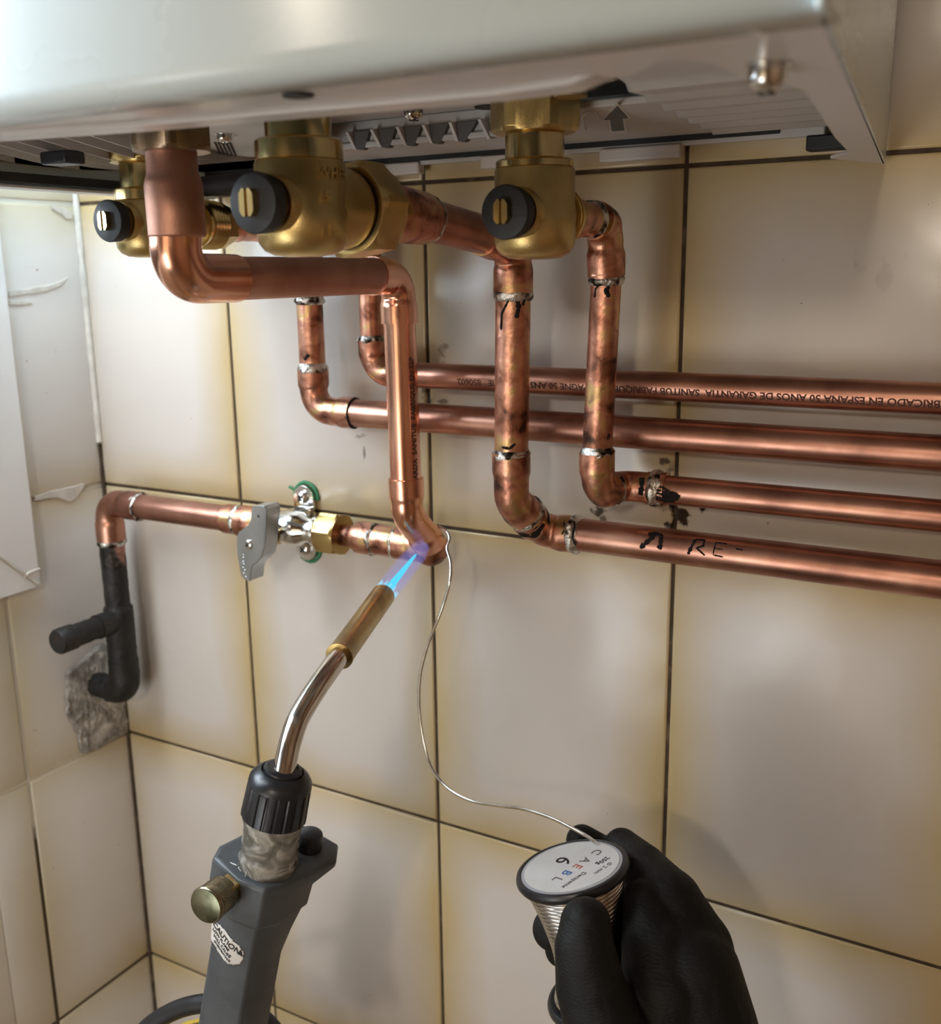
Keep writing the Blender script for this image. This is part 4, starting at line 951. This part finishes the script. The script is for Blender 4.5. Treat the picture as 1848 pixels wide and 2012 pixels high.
Lo = Lf*1.28
MB().lathe(f0, fd, [(0, .0060), (Lo*.25, .0068), (Lo*.55, .0066), (Lo*.8, .0060), (Lo*.95, .0042), (Lo, .0008)], 40, caps=False).build('outer_flame', M['fl_outer'], Fm)

# ------------------------------------------------------------------ solder wire and spool
sp0 = at(1123, 1704, y=-.146)
ray = (CP-sp0).normalized(); ci = CR @ V((-.225, .974, 0)); ci = (ci-ray*ci.dot(ray)).normalized()
nD_ = (ray*math.sin(math.radians(26.5))+ci*math.cos(math.radians(26.5))).normalized()
Sp = thing('solder_spool', 'spool of solder wire with round printed label held in the gloved hand', 'spool', sp0-nD_*.06)
def flange(o, ax, r=.0252, nm='flange'):
    pf = [(-.0030, .012), (-.0032, r*.80), (-.0040, r*.90), (-.0036, r*.97), (-.0022, r), (-.0008, r), (.0004, r*.975), (.0006, r*.93), (.0001, r*.90), (0, .002)]
    return MB().lathe(o, ax, pf, 72).build(nm, M['black_plastic'], Sp)
tf = flange(sp0, nD_); bf = flange(sp0-nD_*.0605, nD_, .0245)
pf = []; nl = 27; Lw = .0565
for i in range(nl*6+1):
    h = -.0032-Lw*i/(nl*6); q = i/(nl*6); base = .0158+.0062*(abs(q-.60)/.60)**1.7 if q < .6 else .0158+.0045*((q-.6)/.4)**2
    pf.append((h, base+.0009*abs(math.sin(math.pi*i/6))))
MB().lathe(sp0, nD_, pf, 72).build('wound_wire', M['solder_wire'], Sp, angle=70)
MB().lathe(sp0, nD_, [(.0001, .0226), (.0005, .0225)], 72).build('label_border', M['label_ring'], tf)
lb = MB().lathe(sp0, nD_, [(.0005, .0212), (.00075, .0211)], 72).build('round_label', M['label'], tf)
# reading direction runs towards the lower left
pC = at(1165, 1672, y=-.146); pL = at(1085, 1728, y=-.146)
def onD(u, v):
    d = CR @ V((u-W/2, -(v-H/2), -F)); t_ = (sp0+nD_*.0008-CP).dot(nD_)/d.dot(nD_); return CP+d*t_
e1 = (onD(1083, 1731)-onD(1166, 1675)).normalized(); e2 = nD_.cross(e1).normalized()
for s_, uv, sz, mm in [('C', (1172, 1668), 6.4, 'ink_grey'), ('A', (1150, 1684), 6.4, 'ink_grey'), ('E', (1133, 1697), 6.4, 'ink_red'), ('B', (1112, 1709), 6.4, 'ink_blue'), ('L', (1093, 1722), 6.4, 'ink_grey'),
                       ('6', (1104, 1682), 11.5, 'ink'), ('250g', (1191, 1683), 3.6, 'ink'), ('\u00d8 2 mm', (1197, 1694), 3.0, 'ink_grey'), ('Decapante', (1146, 1713), 3.2, 'ink_grey')]:
    text_flat(s_, sz*.001, onD(*uv), e1, e2, 'label_print', mm, tf)
# wire: leaves the spool behind the flange, loops up to the joint
wp = [(1170, 1656, -.128), (1150, 1642, -.122), (1110, 1620, -.116), (1080, 1606, -.112), (1030, 1590, -.106), (980, 1583, -.100), (930, 1575, -.095), (890, 1556, -.091), (862, 1530, -.088), (842, 1495, -.085), (829, 1440, -.081), (823, 1380, -.077), (826, 1325, -.073),
      (838, 1275, -.069), (855, 1230, -.065), (872, 1185, -.060), (884, 1140, -.056), (885, 1105, -.051), (878, 1078, -.047), (883, 1060, -.044), (878, 1045, -.042), (862, 1035, -.040)]
Wr = MB().tube(spline([at(u, v, y=y) for u, v, y in wp], 8), .00088, 14).build('solder_wire', M['solder_wire'])
tag(Wr, 'thin silver solder wire curving from the spool up to the heated joint', 'wire')

# ------------------------------------------------------------------ gloved hand
def chain(mb, pts, seg=20):
    """tapered capsule chain: (u, v, y, radius)"""
    P_ = [(at(u, v, y=y), r) for (u, v, y, r) in pts]
    for (p0, r0), (p1, r1) in zip(P_, P_[1:]):
        n = 6; mb.tube([p0.lerp(p1, i/n) for i in range(n+1)], [r0+(r1-r0)*i/n for i in range(n+1)], seg)
    for p, r in P_: mb.sphere(p, r, 22, 14)
hm = MB()
chain(hm, [(1150, 1814, -.177, .0104), (1148, 1862, -.181, .0122), (1160, 1940, -.184, .0142), (1188, 2020, -.185, .0160), (1235, 2110, -.180, .020)])      # thumb
chain(hm, [(1143, 1652, -.108, .0078), (1200, 1690, -.104, .0092), (1275, 1760, -.112, .0125), (1335, 1850, -.125, .0180)])                                # index, tip over the flange
chain(hm, [(1221, 1662, -.106, .0084), (1264, 1708, -.118, .0112), (1310, 1778, -.130, .0160), (1350, 1870, -.135, .0200)])                                # index base, bent forward
chain(hm, [(1087, 1826, -.116, .0104), (1130, 1810, -.103, .0098), (1220, 1800, -.100, .0105), (1320, 1850, -.112, .0160)])                                # middle finger tip round the winding
chain(hm, [(1104, 1866, -.112, .0086), (1140, 1870, -.104, .0090), (1230, 1880, -.100, .0110), (1330, 1920, -.115, .0170)])                                # ring finger
chain(hm, [(1140, 1940, -.108, .0085), (1240, 1960, -.102, .0110), (1330, 1990, -.118, .0170)])                                                            # little finger
chain(hm, [(1322, 1850, -.138, .0180), (1352, 1920, -.145, .0225), (1375, 2020, -.150, .0240), (1390, 2150, -.155, .0255), (1410, 2330, -.165, .0290), (1440, 2600, -.18, .031)])  # palm, wrist
chain(hm, [(1262, 1770, -.140, .0090), (1285, 1860, -.150, .0140), (1300, 1950, -.158, .0175), (1290, 2060, -.165, .0215), (1300, 2200, -.165, .025)])      # web between thumb and palm
hand = hm.build('gloved_hand_raw', M['glove'], None, merge=False)
md = hand.modifiers.new('r', 'REMESH'); md.mode = 'VOXEL'; md.voxel_size = .0011; md.use_smooth_shade = True
md = hand.modifiers.new('s', 'SMOOTH'); md.factor = .5; md.iterations = 9
dg = bpy.context.evaluated_depsgraph_get(); dg.update()
me = bpy.data.meshes.new_from_object(hand.evaluated_get(dg)); bpy.data.objects.remove(hand)
me.shade_smooth(); me.name = 'gloved_hand'
hd = bpy.data.objects.new('gloved_hand', me); C.objects.link(hd)
if not me.materials: me.materials.append(M['glove'])
tag(hd, 'hand in a black work glove gripping the solder spool, coming from below', 'hand')

for o in bpy.data.objects:
    if '_o' in o.keys(): del o['_o']
